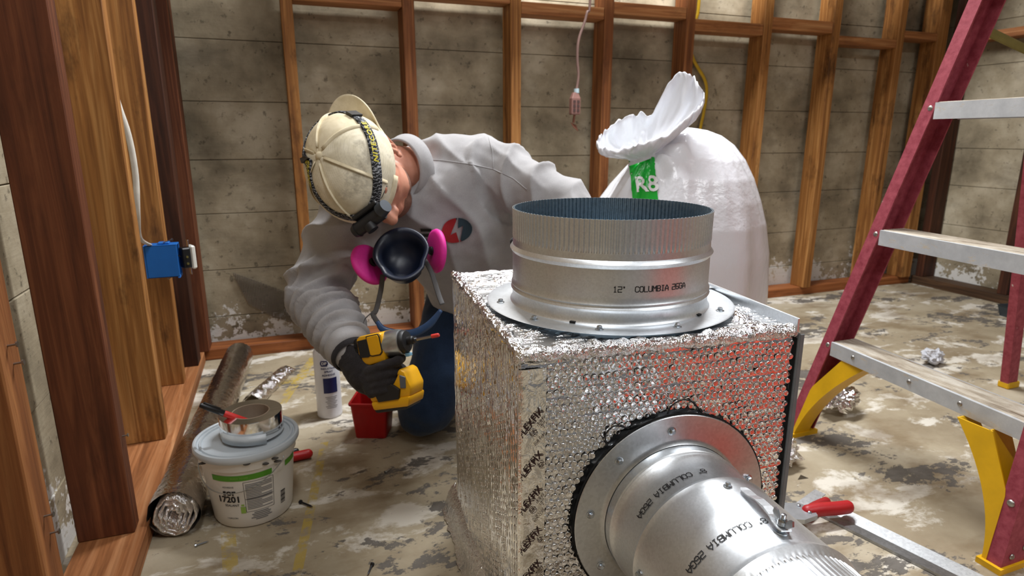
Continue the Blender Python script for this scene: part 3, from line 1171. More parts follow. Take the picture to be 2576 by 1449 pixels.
knee(NB, NV, 1, 0.034)
knee(LB, LV, -1, 0.034)
rivet(lad, NB + NV * 0.135 + Vector((-0.001, 0.014, 0)), (-1, 0, 0.1), 0.007)
rivet(lad, NB + NV * 0.030 + Vector((0.022, -0.001, 0)), (0, -1, 0), 0.006)
rivet(lad, NB + NV * 0.042 + Vector((0.055, -0.001, 0)), (0, -1, 0), 0.006)
b = B()
M = Matrix.Translation(NB + NV * 0.10)
b.box((0.030, -0.0012, 0), (0.072, 0.0, 0.20), M)
obj('sticker', b, plain('sticker_grey', S(190, 184, 180), 0.5), lad, world=True)
# folding spreader bar
b = B()
p0, p1, p2 = Vector((1.50, 1.020, 1.03)), Vector((1.72, 1.03, 0.985)), Vector((1.93, 1.05, 1.03))
SPR = plain('brass_plated_steel', S(150, 140, 84), 0.35, 0.8)
b.tube([p0, p1], [(0.011, 0.002)] * 2, 8, ref=(0, 0, 1))
b.tube([p1 + Vector((-0.03, -0.004, 0)), p2], [(0.012, 0.002)] * 2, 8, ref=(0, 0, 1))
obj('spreader_bar', b, SPR, lad, world=True)
rivet(lad, p1 + Vector((0, -0.008, 0)), (0, -1, 0), 0.005)

# ------------------------------------------------------------------ big white plastic bag
def plastic_white():
    t = NT('white_plastic_film')
    v = t.coord('Object')
    a = t.noise(t.coord('Object', (1, 1, 0.35)), 9, 4, 0.6, 0.6)
    cr = t.noise(v, 46, 3, 0.6)
    t.set(S(232, 233, 238), 0.22, 0.0, 0.5)
    t.b.inputs['Subsurface Weight'].default_value = 0.25
    t.b.inputs['Subsurface Radius'].default_value = (0.02, 0.02, 0.02)
    t.bump(t.math('ADD', a, t.math('MULTIPLY', cr, 0.25)), 0.30, 0.02)
    return t.m


BAGW = plastic_white()
BAGG = plain('green_print', S(10, 170, 50), 0.25, 0, 0.06)
WHT = plain('white_print', S(236, 236, 236), 0.3, 0, 0.03)
bag = thing('insulation_bag', 'tall white plastic bag of duct insulation with twisted top and green band', 'bag', (1.15, 1.66, 0))
prof = [(0.02, 0.00, 0.250, 0.22), (0.06, 0.0, 0.282, 0.255), (0.15, 0.0, 0.300, 0.275), (0.30, 0.0, 0.304, 0.28), (0.45, 0.0, 0.298, 0.275), (0.54, 0.000, 0.282, 0.262), (0.61, 0.002, 0.258, 0.24),
        (0.675, 0.006, 0.228, 0.215), (0.73, 0.012, 0.192, 0.182), (0.772, 0.020, 0.150, 0.142), (0.800, 0.028, 0.104, 0.098), (0.815, 0.034, 0.058, 0.055), (0.820, 0.036, 0.02, 0.02)]
def bagp(f):
    """interpolated ring (z, cx, rx, ry) at fraction f"""
    k = f * (len(prof) - 1)
    i = min(int(k), len(prof) - 2)
    t_ = k - i
    t2 = t_
    return [prof[i][q] + (prof[i + 1][q] - prof[i][q]) * t2 for q in range(4)]


XD = Vector((0.888, -0.46, 0))          # the bag's broad side lies across the view from the box
YD = Vector((0.46, 0.888, 0))
NKX, NKY, NKZ = -0.085, -0.13, 0.745      # where the mouth of the bag is gathered
b = B()
rings = []
NA = 160
for j in range(121):
    z, cx, rx, ry = bagp(j / 120)
    ring = []
    for k in range(NA):
        a = 2 * PI * k / NA
        up = max(0, (z - 0.40) / 0.40)
        fold = 0.012 * fbm((math.cos(a) * 2.4, math.sin(a) * 2.4, z * 1.6), 1.0, 2)
        fold += 0.007 * up * math.sin(a * 15 + z * 9 + 5 * noise.noise(Vector((math.cos(a) * 2, math.sin(a) * 2, z * 2)))) * max(0.1, noise.noise(Vector((a * 1.3, 2, z))) + 0.4)
        fold += 0.004 * math.sin(a * 9 + z * 7)
        s_ = 1 + fold / max(rx, 0.12)
        x, y = cx + rx * s_ * math.cos(a), ry * s_ * math.sin(a)
        # low on the left shoulder, full on the right
        zz = z - max(0, z - 0.35) * 0.34 * max(0, -(x - cx) / 0.30) ** 1.2
        # pull towards the gathered mouth
        g_ = math.exp(-((x - NKX) ** 2 + (y - NKY) ** 2) / 0.012) * max(0, min(1, (z - 0.5) / 0.15))
        an = math.atan2(y - NKY, x - NKX)
        zz += g_ * (0.035 + 0.010 * math.sin(an * 13))
        p = XD * x + YD * y
        ring.append(Vector((p.x, p.y, max(0.001, zz))))
    rings.append(ring)
base_ring = [Vector((p.x * 0.93, p.y * 0.93, 0.001)) for p in rings[0]]
b.loft([base_ring] + rings, True, True)
b.m.normal_update()
bag_bvh = BVHTree.FromBMesh(b.m)
body = obj('bag_body', b, BAGW, bag, smooth=True)
# the loose mouth: a flattened, crumpled funnel standing up from the gather, its back side taller
b = B()
rings = []
NA = 200
UPV = Vector((0, 0, 1))
LV_ = (XD * 0.93 + UPV * 0.36).normalized()
nz = XD * (NKX - 0.005) + YD * (NKY + 0.015) + UPV * 0.735
prof_t = [(0.0, 0.060, 0.040), (0.022, 0.052, 0.030), (0.045, 0.066, 0.036), (0.070, 0.094, 0.044), (0.095, 0.124, 0.054), (0.120, 0.144, 0.060), (0.145, 0.154, 0.062), (0.165, 0.157, 0.060), (0.185, 0.156, 0.054)]
for j, (h, rx, ry) in enumerate(prof_t):
    ring = []
    f = j / (len(prof_t) - 1)
    for k in range(NA):
        a = 2 * PI * k / NA
        ca, sa = math.cos(a), math.sin(a)
        back = 0.5 + 0.5 * sa                                  # 0 at the front lip, 1 at the back sheet
        tall = 0.30 * (1 - back) + back * (0.84 + 0.40 * math.exp(-((ca - 0.62) / 0.38) ** 2) - 0.22 * math.exp(-((ca - 0.05) / 0.16) ** 2) - 0.10 * math.exp(-((ca + 0.25) / 0.08) ** 2))
        cr1 = noise.noise(Vector((ca * 4, sa * 4, f * 2.2)))
        cr2 = noise.noise(Vector((ca * 11, sa * 11, f * 5 + 4)))
        x = rx * ca * (1 + 0.05 * cr1)
        y = ry * sa + (0.020 * cr1 + 0.008 * cr2) * f - 0.020 * f * (1 - back)
        hh = h * tall + 0.010 * f * cr2
        p = LV_ * x + YD * y + (UPV * 0.98 - YD * 0.18) * hh
        ring.append(nz + p)
    rings.append(ring)
b.loft(rings, False, False)
top = obj('bag_top', b, BAGW, bag, smooth=True)
sm = top.modifiers.new('thickness', 'SOLIDIFY')
sm.thickness = 0.0012
b = B()
b.tube([nz + LV_ * (0.055 * math.cos(a)) + YD * (0.031 * math.sin(a)) + UPV * 0.020 for a in [2 * PI * k / 40 for k in range(41)]], 0.0032, 8)
obj('tie_band', b, BAGW, bag, smooth=True)


def on_bag(x, y, off=0.0025):
    """print seen from the box side: x along the bag, y up"""
    o_ = XD * x - YD * 0.6 + Vector((0, 0, y))
    hit = bag_bvh.ray_cast(o_, YD)
    if hit[0] is None:
        return o_ + YD * 0.5
    nn = hit[1]
    if nn.dot(YD) > 0:
        nn = -nn
    return hit[0] + nn * off


SX = -0.098
V, F = rect2d(0.068, 0.30, 30, 110, SX, 0.60)
V = [(x - 0.10 * (y - 0.63), y) for x, y in V]
obj('green_band', decal(V, F, on_bag), BAGG, body, smooth=True)
tv, tf_ = text2d('R8', 0.058, 0.02)
bt = decal(tv, tf_, lambda x, y: Vector((x, y, 0)))
bmesh.ops.subdivide_edges(bt.m, edges=bt.m.edges, cuts=2)
bmesh.ops.triangulate(bt.m, faces=bt.m.faces)
cr_, sr_ = math.cos(math.radians(7)), math.sin(math.radians(7))
for v in bt.m.verts:
    x, y = v.co.x * cr_ - v.co.y * sr_, v.co.x * sr_ + v.co.y * cr_
    v.co = on_bag(SX + x + 0.004, 0.664 + y, 0.0040)
obj('printed_text', bt, WHT, body)

# ------------------------------------------------------------------ pail of duct sealant, tape and marker
PAILW = plain('white_pail_plastic', S(226, 222, 214), 0.4, 0, 0.05, 8)
LIDG = plain('grey_lid_plastic', S(188, 196, 202), 0.35, 0, 0.06, 10)
GRN = plain('label_green', S(82, 150, 36), 0.45, 0, 0.04)
GREYT = plain('label_grey', S(120, 120, 124), 0.5, 0, 0.1, 300)
LIME = plain('label_lime', S(150, 186, 84), 0.5, 0, 0.05)
SMEAR = plain('dried_sealant', S(70, 66, 62), 0.7, 0, 0.2)
PAIL_Y = 1.345
pail = thing('sealant_pail', 'small white plastic pail with a green label band and grey lid', 'pail', (-0.110, PAIL_Y, 0))
PH = 0.168
pr_ = lambda z: 0.080 + (0.0965 - 0.080) * z / PH
b = B()
b.lathe([(0.074, 0.0), (0.0785, 0.002), (pr_(0.005), 0.006)] + [(pr_(z), z) for z in (0.03, 0.06, 0.09, 0.12, 0.138)] + [(pr_(0.138) + 0.004, 0.1395), (pr_(0.15) + 0.004, 0.152), (pr_(0.15) + 0.0045, 0.160), (pr_(PH) + 0.001, 0.166), (pr_(PH) - 0.003, PH)], 72, cap0=True, cap1=True)
body = obj('pail_body', b, PAILW, pail, smooth=True, angle=30)
b = B()
b.lathe([(0.098, 0.159), (0.1045, 0.160), (0.1065, 0.164), (0.1065, 0.171), (0.1045, 0.175), (0.1010, 0.176), (0.0985, 0.1745), (0.0970, 0.1705), (0.0945, 0.170), (0.0925, 0.1735), (0.0895, 0.1735), (0.088, 0.1695), (0.0, 0.1695)], 80)
lid = obj('lid', b, LIDG, pail, smooth=True, angle=35)
CA = math.radians(-100)


def on_pail(x, y, off=0.0006):
    """x metres round the pail from the side that faces the camera, y height"""
    r = pr_(y) + off
    a = CA + x / 0.088
    return Vector((r * math.cos(a), r * math.sin(a), y))


V, F = rect2d(0.118, 0.013, 40, 2, 0.003, 0.123)
obj('green_band', decal(V, F, lambda x, y: on_pail(x, y + 0.004 * ((x - 0.0) / 0.07) ** 2 * 0)), GRN, body, smooth=True)
V, F = rect2d(0.040, 0.013, 14, 2, 0.115, 0.123)
obj('green_band', decal(V, F, on_pail), GRN, body, smooth=True)
V, F = rect2d(0.024, 0.016, 10, 2, 0.078, 0.1225)
obj('label_window', decal(V, F, lambda x, y: on_pail(x, y, 0.0010)), PAILW, body)
parts = []
rng = random.Random(5)
# block of fine print in a frame
for k in range(17):
    y = 0.106 - k * 0.0037
    w_ = 0.052 if k % 4 != 3 else 0.030
    parts.append(rect2d(w_, 0.0017, 14, 1, 0.035 - (0.052 - w_) / 2, y))
for k in range(5):
    w_ = (0.030, 0.040, 0.036, 0.044, 0.026)[k]
    parts.append(rect2d(w_, 0.0022, 12, 1, 0.036, 0.036 - k * 0.0042))
V, F = merge2d(*parts)
obj('fine_print', decal(V, F, on_pail), GREYT, body, kind='stuff')
parts = [rect2d(0.0008, 0.072, 1, 8, 0.006, 0.076), rect2d(0.0008, 0.072, 1, 8, 0.064, 0.076), rect2d(0.058, 0.0008, 16, 1, 0.035, 0.112), rect2d(0.058, 0.0008, 16, 1, 0.035, 0.040),
         rect2d(0.058, 0.0008, 16, 1, 0.035, 0.071)]
for k in range(9):
    parts.append(rect2d(0.0128, 0.0016 if k % 3 else 0.003, 5, 1, 0.088, 0.062 - k * 0.0036))
V, F = merge2d(*parts)
obj('label_frame', decal(V, F, on_pail), INK, body, kind='stuff')
for s, sz, x0, y0 in (('sor', 0.020, -0.024, 0.089), ('17201', 0.020, -0.027, 0.072), ('SEALANT', 0.0075, -0.022, 0.058), ('ADHESIVE', 0.0052, -0.024, 0.102), ('1 GALLON', 0.0052, -0.026, 0.026)):
    V, F = shift2d(text2d(s, sz, 0.03 if sz > 0.01 else 0.01), x0, y0)
    obj('printed_text', decal(V, F, lambda x, y: on_pail(x, y, 0.0009)), INK, body)
V, F = merge2d(rect2d(0.010, 0.016, 4, 2, 0.0, 0.046), rect2d(0.006, 0.004, 3, 1, 0.0, 0.058))
obj('leaf_mark', decal(V, F, on_pail), LIME, body)
V, F = text2d('READY TO USE', 0.0048, 0.0)
obj('printed_text', decal(V, F, lambda x, y: on_pail(x + 0.0, y + 0.123, 0.0011)), LIME, body)
b = B()
for k in range(5):
    a, z = CA + (0.55, 0.75, 0.8, -0.75, 0.2)[k], (0.148, 0.152, 0.143, 0.155, 0.158)[k]
    q = Vector((0.102 * math.cos(a), 0.102 * math.sin(a), z))
    b.ell(q, (rng.uniform(0.003, 0.009), 0.003, 0.0028), Matrix(), 8, 6)
obj('sealant_smear', b, SMEAR, body, smooth=True, kind='stuff')
# wire bail folded down against the side
pts = [on_pail(0.085, 0.148, 0.006), on_pail(0.080, 0.140, 0.009), on_pail(0.055, 0.118, 0.006), on_pail(0.02, 0.099, 0.006), on_pail(-0.025, 0.090, 0.006), on_pail(-0.07, 0.098, 0.007), on_pail(-0.115, 0.120, 0.007), on_pail(-0.155, 0.147, 0.008)]
b = B()
b.tube(pts, 0.0011, 6, sub=5)
obj('wire_handle', b, ZINC, pail, smooth=True)

TAPE_R = plain('tape_edge', S(168, 164, 158), 0.5, 0.4)
tz = 0.1765
tl = thing('tape_roll', 'roll of shiny silver foil tape lying on the grey pail lid', 'tape', (-0.098, PAIL_Y + 0.010, tz))
b = B()
b.lathe([(0.0385, 0.0), (0.0635, 0.0), (0.0640, 0.002), (0.0640, 0.044), (0.0635, 0.046), (0.0385, 0.046)], 72)
obj('tape_body', b, foil('tape_foil', (0.86, 0.86, 0.86, 1), 0.12, 0.05, 20), tl, smooth=True, angle=30)
b = B()
b.lathe([(0.0380, 0.0), (0.0388, 0.0), (0.0388, 0.0462), (0.0365, 0.0462), (0.0365, 0.0), (0.0380, 0.0)], 48)
core = obj('core', b, plain('card_core', S(150, 132, 112), 0.8), tl, smooth=True, angle=30)
for s, x0 in (('UL 181', -0.02), ('FLEXFIX', 0.03), ('UL 181', 0.085)):
    V, F = shift2d(text2d(s, 0.007, 0.02), x0, 0)
    obj('printed_text', decal(V, F, lambda x, y: Vector((0.0643 * math.cos(CA + x / 0.064), 0.0643 * math.sin(CA + x / 0.064), 0.013 + y))), INKR, tl)
# loose end with white liner curling off the roll
b = B()
V = []
for i in range(31):
    a = CA - 0.9 + 1.5 * i / 30
    r = 0.0662 + 0.006 * (i / 30) ** 2
    for z in (-0.004, 0.036):
        V.append(Vector((r * math.cos(a), r * math.sin(a), z + 0.0042 - 0.004 * (i / 30))))
b.faces(V, [(2 * i, 2 * i + 1, 2 * i + 3, 2 * i + 2) for i in range(30)])
lo = obj('loose_end', b, plain('white_liner', S(206, 214, 220), 0.4), tl, smooth=True)
lo.modifiers.new('thickness', 'SOLIDIFY').thickness = 0.0008
lo.scale = (1, 1, 0.55)

BLK = plain('black_plastic', S(16, 16, 18), 0.4, 0, 0.1)
REDM = plain('red_barrel', S(196, 34, 28), 0.4, 0, 0.05)
mk_a, mk_b = Vector((-0.190, 1.332, 0.262)), Vector((-0.092, 1.340, 0.198))
mdir = (mk_b - mk_a).normalized()
mk = thing('marker_pen', 'red marker pen with black cap resting in the tape roll', 'marker', mk_a, frame(mdir, (0, 0, 1)))
b = B()
b.lathe([(0.0042, 0.0), (0.0052, 0.002), (0.0058, 0.010), (0.0066, 0.050), (0.0062, 0.0505)], 20, cap0=True, cap1=True)
b.box((0.0055, -0.0022, 0.004), (0.0085, 0.0022, 0.040), bev=0.0006)
obj('cap', b, BLK, mk, smooth=True, angle=40)
b = B()
b.lathe([(0.0060, 0.0500), (0.0068, 0.055), (0.0068, 0.108), (0.0060, 0.112), (0.0020, 0.113)], 20, cap0=True, cap1=True)
obj('barrel', b, REDM, mk, smooth=True, angle=40)

# ------------------------------------------------------------------ rolled bubble foil along the left plate
FR = foil('foil_stud_reflection', (0.62, 0.57, 0.52, 1), 0.22, 0.5, 60)  # brown tint paints in the studs reflected by the silver roll
ra, rb = Vector((-0.256, 1.285, 0.056)), Vector((-0.180, 2.28, 0.052))
rd = (rb - ra).normalized()
rollt = thing('foil_roll', 'long roll of silver bubble foil lying against the left bottom plate', 'foil roll', (ra.x, ra.y, 0.0), frame(rd, (0, 0, 1)))
RL = (rb - ra).length
MR = Matrix.Translation(Vector((0.052, 0, 0)))
b = B()
rings = []
for j in range(121):
    z = RL * j / 120
    rr = 0.050 - 0.006 * (j / 120)
    ring = []
    for k in range(48):
        a = 2 * PI * k / 48
        q = rr + 0.0022 * fbm((math.cos(a) * 2, math.sin(a) * 2, z * 14), 1.0, 2) + 0.0010 * math.sin(z * 2 * PI / 0.0125) * math.sin(a * 26)
        ring.append(MR @ Vector((q * math.cos(a), q * math.sin(a), z)))
    rings.append(ring)
b.loft(rings, False, False)
rs = obj('roll_shell', b, FR, rollt, smooth=True)
b = B()
V = []
NS = 260
for i in range(NS + 1):
    f = i / NS
    a = f * 2 * PI * 3.6
    r = 0.047 - 0.032 * f
    r += 0.0028 * math.sin(a * 9.3) * (0.4 + 0.6 * f) + 0.003 * noise.noise(Vector((a, 3, 1)))
    for z in (-0.006 + 0.003 * math.sin(a * 3), 0.12):
        V.append(MR @ Vector((r * math.cos(a + 1.0) - 0.006 * f, r * math.sin(a + 1.0) * (0.92 - 0.3 * f), z)))
b.faces(V, [(2 * i, 2 * i + 1, 2 * i + 3, 2 * i + 2) for i in range(NS)])
sp = obj('spiral_layers', b, FOIL_C, rollt, smooth=True)
sp.modifiers.new('thickness', 'SOLIDIFY').thickness = 0.0030
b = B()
b.lathe([(0.0, 0.10), (0.046, 0.10)], 24, MR)  # black disc stands in for the shade deep inside the roll
obj('roll_inner_shade', b, BLACKGAP, rollt)


def crumple(name, label, loc, size, seed, mat, rot=0.0, flat=0.7):
    t_ = B()
    bmesh.ops.create_icosphere(t_.m, subdivisions=4, radius=1.0)
    for v in t_.m.verts:
        c = v.co.copy()
        d = 1 + 0.55 * fbm(c + Vector((seed, 0, 0)), 1.3, 3) + 0.18 * (noise.noise(c * 5 + Vector((0, seed, 0))))
        v.co = Vector((c.x * d * size[0], c.y * d * size[1], c.z * d * size[2] * flat))
    mz = min(v.co.z for v in t_.m.verts)
    for v in t_.m.verts:
        v.co.z -= mz
    o_ = obj(name, t_, mat, smooth=False)
    o_.location = loc
    o_.rotation_euler = (0, 0, rot)
    return tag(o_, label, 'foil scrap')


# strip of foil beside the roll
b = B()
V = []
for i in range(41):
    f = i / 40
    c = Vector((-0.135 + 0.10 * f, 1.93 + 0.26 * f, 0))
    for k, (dx, z) in enumerate(((-0.030, 0.004), (-0.014, 0.026), (0.004, 0.036), (0.022, 0.022), (0.034, 0.003))):
        wv = fbm((f * 18, k * 1.4, 4), 1.0, 2)
        V.append(c + Vector((dx + 0.006 * wv, -0.3 * dx, max(0.001, z * (1 - 0.5 * f) + 0.006 * wv))))
b.faces(V, [(5 * i + k, 5 * i + k + 1, 5 * i + k + 6, 5 * i + k + 5) for i in range(40) for k in range(4)])
tag(obj('foil_strip', b, FOIL_C, smooth=True), 'thin curled strip of foil on the floor beside the long foil roll', 'foil scrap').modifiers.new('thickness', 'SOLIDIFY').thickness = 0.001

# ------------------------------------------------------------------ spray can
can = thing('spray_can', 'white aerosol can of spray adhesive with dark blue label on the floor', 'spray can', (0.086, 1.775, 0))
CW = plain('can_white', S(222, 222, 226), 0.3, 0, 0.03)
NAVY = plain('navy_print', S(30, 38, 92), 0.4, 0, 0.05)
CR = 0.0355
b = B()
b.lathe([(0.030, 0.0015), (0.034, 0.0), (CR, 0.003), (CR + 0.0006, 0.005), (CR, 0.008), (CR, 0.10), (CR, 0.196), (CR - 0.002, 0.200), (0.026, 0.212), (0.017, 0.218), (0.017, 0.222)], 48, cap0=True, cap1=True)
cb = obj('can_body', b, CW, can, smooth=True, angle=35)
b = B()
b.lathe([(0.028, 0.2105), (0.030, 0.212), (0.0295, 0.245), (0.027, 0.249)], 32, cap0=True, cap1=True)
obj('cap', b, CW, can, smooth=True, angle=35)
CC = math.radians(-88)
on_can = lambda x, y: Vector(((CR + 0.0005) * math.cos(CC + x / CR), (CR + 0.0005) * math.sin(CC + x / CR), y))
V, F = rect2d(0.040, 0.046, 16, 1, 0.004, 0.103)
obj('label_block', decal(V, F, on_can), NAVY, cb)
hx = ([(0.0125 * math.cos(PI / 6 + k * PI / 3) - 0.009, 0.0095 * math.sin(PI / 6 + k * PI / 3) + 0.170) for k in range(6)], [(0, 1, 2, 3, 4, 5)])
V, F = merge2d(shift2d(rect2d(0.018, 0.017, 8, 1), -0.010, 0.171), shift2d(rect2d(0.0225, 0.009, 8, 1), -0.010, 0.171))
obj('logo_badge', decal(V, F, on_can), NAVY, cb)
V, F = shift2d(text2d('DP', 0.0115, 0.03), -0.010, 0.171)
obj('printed_text', decal(V, F, lambda x, y: on_can(x, y) * 1.0 + Vector((0.0004 * math.cos(CC + x / CR), 0.0004 * math.sin(CC + x / CR), 0))), WHT, cb)
for s, sz, x0, y0 in (('70', 0.0125, 0.014, 0.172), ('INDUSTRIAL', 0.0075, 0.001, 0.155), ('SPRAY', 0.0085, 0.001, 0.1455), ('ADHESIVE', 0.0085, 0.001, 0.1350)):
    V, F = shift2d(text2d(s, sz, 0.022), x0, y0)
    obj('printed_text', decal(V, F, on_can), NAVY, cb)
parts = [rect2d(0.034 - 0.006 * (k % 3), 0.0016, 10, 1, 0.004, 0.068 - k * 0.0048) for k in range(8)]
V, F = merge2d(*parts)
obj('fine_print', decal(V, F, on_can), GREYT, cb, kind='stuff')

# ------------------------------------------------------------------ red bin
REDP = plain('red_plastic', S(176, 18, 22), 0.4, 0, 0.08, 20)
bn = thing('parts_bin', 'small red plastic bin on the floor under the driver', 'bin', (0.192, 1.615, 0), math.radians(-22))


def sq(w_, d, z, r=0.008, n=4):
    P = []
    for cx_, cy_, a0 in ((1, 1, 0), (-1, 1, PI / 2), (-1, -1, PI), (1, -1, 3 * PI / 2)):
        for k in range(n + 1):
            a = a0 + PI / 2 * k / n
            P.append(Vector((cx_ * (w_ / 2 - r) + r * math.cos(a), cy_ * (d / 2 - r) + r * math.sin(a), z)))
    return P


b = B()
b.loft([sq(0.082, 0.078, 0.0), sq(0.084, 0.080, 0.002), sq(0.100, 0.096, 0.098), sq(0.1075, 0.103, 0.0985), sq(0.1085, 0.104, 0.1045), sq(0.101, 0.097, 0.1065), sq(0.096, 0.092, 0.1045), sq(0.080, 0.076, 0.004)])
obj('bin_body', b, REDP, bn, smooth=True, angle=40)

# ------------------------------------------------------------------ blue outlet box and loose receptacle
BLU = plain('blue_box_plastic', S(18, 98, 178), 0.5, 0, 0.05)
ob = thing('outlet_box', 'blue plastic electrical box nailed to the third left stud', 'outlet box', (-0.30, 2.02, 0.40))
b = B()
b.box((-0.075, -0.025, 0.0), (0.008, -0.022, 0.095), bev=0.001)
b.box((-0.075, 0.022, 0.0), (0.008, 0.025, 0.095), bev=0.001)
b.box((-0.075, -0.025, 0.0), (0.008, 0.025, 0.003), bev=0.001)
b.box((-0.075, -0.025, 0.092), (0.008, 0.025, 0.095), bev=0.001)
b.box((-0.078, -0.025, 0.0), (-0.072, 0.025, 0.095), bev=0.001)
obj('box_shell', b, BLU, ob)
b = B()
b.box((-0.042, -0.012, 0.095), (-0.012, 0.012, 0.101), bev=0.002)
obj('cable_clamp', b, BLU, ob)
b = B()
b.box((0.002, -0.0265, -0.004), (0.008, 0.0265, 0.0), bev=0.001)
obj('front_lip', b, BLU, ob)
nails(ob, [(-0.325, 2.00, 0.502), (-0.325, 2.00, 0.395)], (0.3, 1, 0.0), 0.05)
rc = thing('receptacle', 'loose white and black outlet hanging in front of the blue box', 'receptacle', (-0.272, 2.03, 0.41), math.radians(25))
WPL = plain('white_receptacle', S(214, 212, 204), 0.4)
b = B()
b.box((0.006, -0.016, 0.005), (0.020, 0.016, 0.075), bev=0.004)
obj('face', b, WPL, rc)
b = B()
b.box((-0.018, -0.016, 0.010), (0.006, 0.016, 0.070), bev=0.003)
obj('back_housing', b, BLK, rc)
b = B()
b.box((0.004, -0.008, -0.012), (0.0055, 0.008, 0.092), bev=0.0005)
obj('mounting_strap', b, ZINC, rc)
for z in (0.024, 0.044):
    b = B()
    b.cyl((-0.006, -0.016, z), (-0.006, -0.0195, z), 0.0035, 8)
    obj('terminal_screw', b, SPR, rc)
b = B()
b.tube([(-0.014, 0.0, 0.04), (-0.03, 0.004, 0.05), (-0.06, 0.0, 0.045)], 0.002, 6, sub=5)
obj('wire', b, BLK, rc, smooth=True)

# ------------------------------------------------------------------ cables
b = B()
b.tube([(-0.36, 1.87, 2.43), (-0.366, 1.86, 1.6), (-0.372, 1.86, 1.05), (-0.362, 1.85, 0.90), (-0.345, 1.845, 0.80), (-0.342, 1.845, 0.70), (-0.352, 1.85, 0.60), (-0.37, 1.93, 0.53), (-0.36, 2.00, 0.497)], [(0.0075, 0.0035)] * 9, 8, sub=6)
tag(obj('electrical_cable', b, plain('white_cable', S(214, 208, 196), 0.45), smooth=True), 'white flat electrical cable bowing out between the left studs', 'cable')
b = B()
YC = plain('yellow_cable', S(196, 158, 24), 0.45)
b.tube([(1.80, 2.478, 2.40), (1.80, 2.478, 1.45), (1.79, 2.478, 1.30), (1.770, 2.478, 1.20), (1.79, 2.476, 1.13), (1.850, 2.470, 1.05), (1.868, 2.470, 0.99), (1.862, 2.474, 0.90), (1.850, 2.476, 0.80), (1.85, 2.478, 0.5)], [(0.0085, 0.0035)] * 10, 8, sub=6)
tag(obj('electrical_cable', b, YC, smooth=True), 'yellow flat electrical cable curving down the back concrete wall', 'cable')
BRW = plain('brown_cord', S(118, 92, 84), 0.5)
pe = thing('pendant_socket', 'brown cord with an old connector and metal tag hanging from above', 'cord', (1.088, 2.235, 0.86))
b = B()
b.tube([(0.055, 0, 1.57), (0.055, 0, 0.52), (0.040, 0, 0.38), (0.010, 0, 0.29), (0.006, 0, 0.22), (0.012, 0, 0.16), (0.006, 0, 0.11)], 0.0052, 8, sub=6)
obj('cord', b, BRW, pe, smooth=True)
b = B()
b.cyl((0.006, 0, 0.098), (0.005, 0, 0.114), 0.010, 10)
obj('tape_wrap', b, plain('pale_tape', S(170, 190, 196), 0.5), pe)
b = B()
b.loft([sq(0.020, 0.016, 0.100, 0.003, 2), sq(0.038, 0.026, 0.078, 0.004, 2), sq(0.038, 0.026, 0.022, 0.004, 2), sq(0.032, 0.022, 0.018, 0.004, 2)])
con = obj('connector', b, plain('brown_bakelite', S(128, 92, 84), 0.45), pe)
for k, (x, z) in enumerate(((-0.008, 0.066), (0.008, 0.066), (-0.008, 0.050), (0.008, 0.050), (-0.008, 0.034), (0.008, 0.034))):
    b = B()
    b.box((x - 0.005, -0.0145, z - 0.005), (x + 0.005, -0.0125, z + 0.005))
    obj('slot', b, plain_dark if k else (plain_dark := plain('slot_dark', S(66, 44, 40), 0.7)), con)
b = B()
b.tube([(0.0, 0, 0.020), (-0.003, 0, 0.0), (-0.004, 0, -0.012)], 0.005, 6)
b.faces([(-0.018, -0.004, -0.010), (0.010, 0.004, -0.020), (0.020, 0.004, -0.044), (-0.004, -0.004, -0.030)], [(0, 1, 2, 3)])
tg = obj('metal_tag', b, plain('rusty_tag', S(120, 78, 62), 0.6, 0.5), pe)
tg.modifiers.new('thickness', 'SOLIDIFY').thickness = 0.0012

# ------------------------------------------------------------------ wire lath left on the wall
b = B()
poly = [(-0.192, 0.306), (-0.146, 0.179), (-0.06, 0.115), (0.045, 0.075), (0.10, 0.10), (0.10, 0.17), (0.048, 0.188), (-0.05, 0.235)]
def clip_x(z):
    xs = []
    for (x0, z0), (x1, z1) in zip(poly, poly[1:] + poly[:1]):
        if (z0 - z) * (z1 - z) < 0:
            xs.append(x0 + (x1 - x0) * (z - z0) / (z1 - z0))
    return (min(xs), max(xs)) if len(xs) > 1 else None
z = 0.08
while z < 0.30:
    c = clip_x(z)
    if c and c[1] - c[0] > 0.01:
        b.cyl((c[0], 2.4835, z), (c[1], 2.4835 - 0.004 * math.sin(z * 40), z), 0.0011, 4)
    z += 0.0052
for k in range(50):
    x = -0.185 + k * 0.0058
    zs = []
    for (x0, z0), (x1, z1) in zip(poly, poly[1:] + poly[:1]):
        if (x0 - x) * (x1 - x) < 0:
            zs.append(z0 + (z1 - z0) * (x - x0) / (x1 - x0))
    if len(zs) > 1:
        b.cyl((x, 2.4815, min(zs)), (x, 2.4815, max(zs)), 0.0009, 4)
o = obj('wire_lath', b, plain('grey_wire', S(116, 106, 94), 0.6, 0.4))
tag(o, 'torn patch of grey wire lath on the back concrete wall near the floor', 'wire mesh')
o['kind'] = 'stuff'

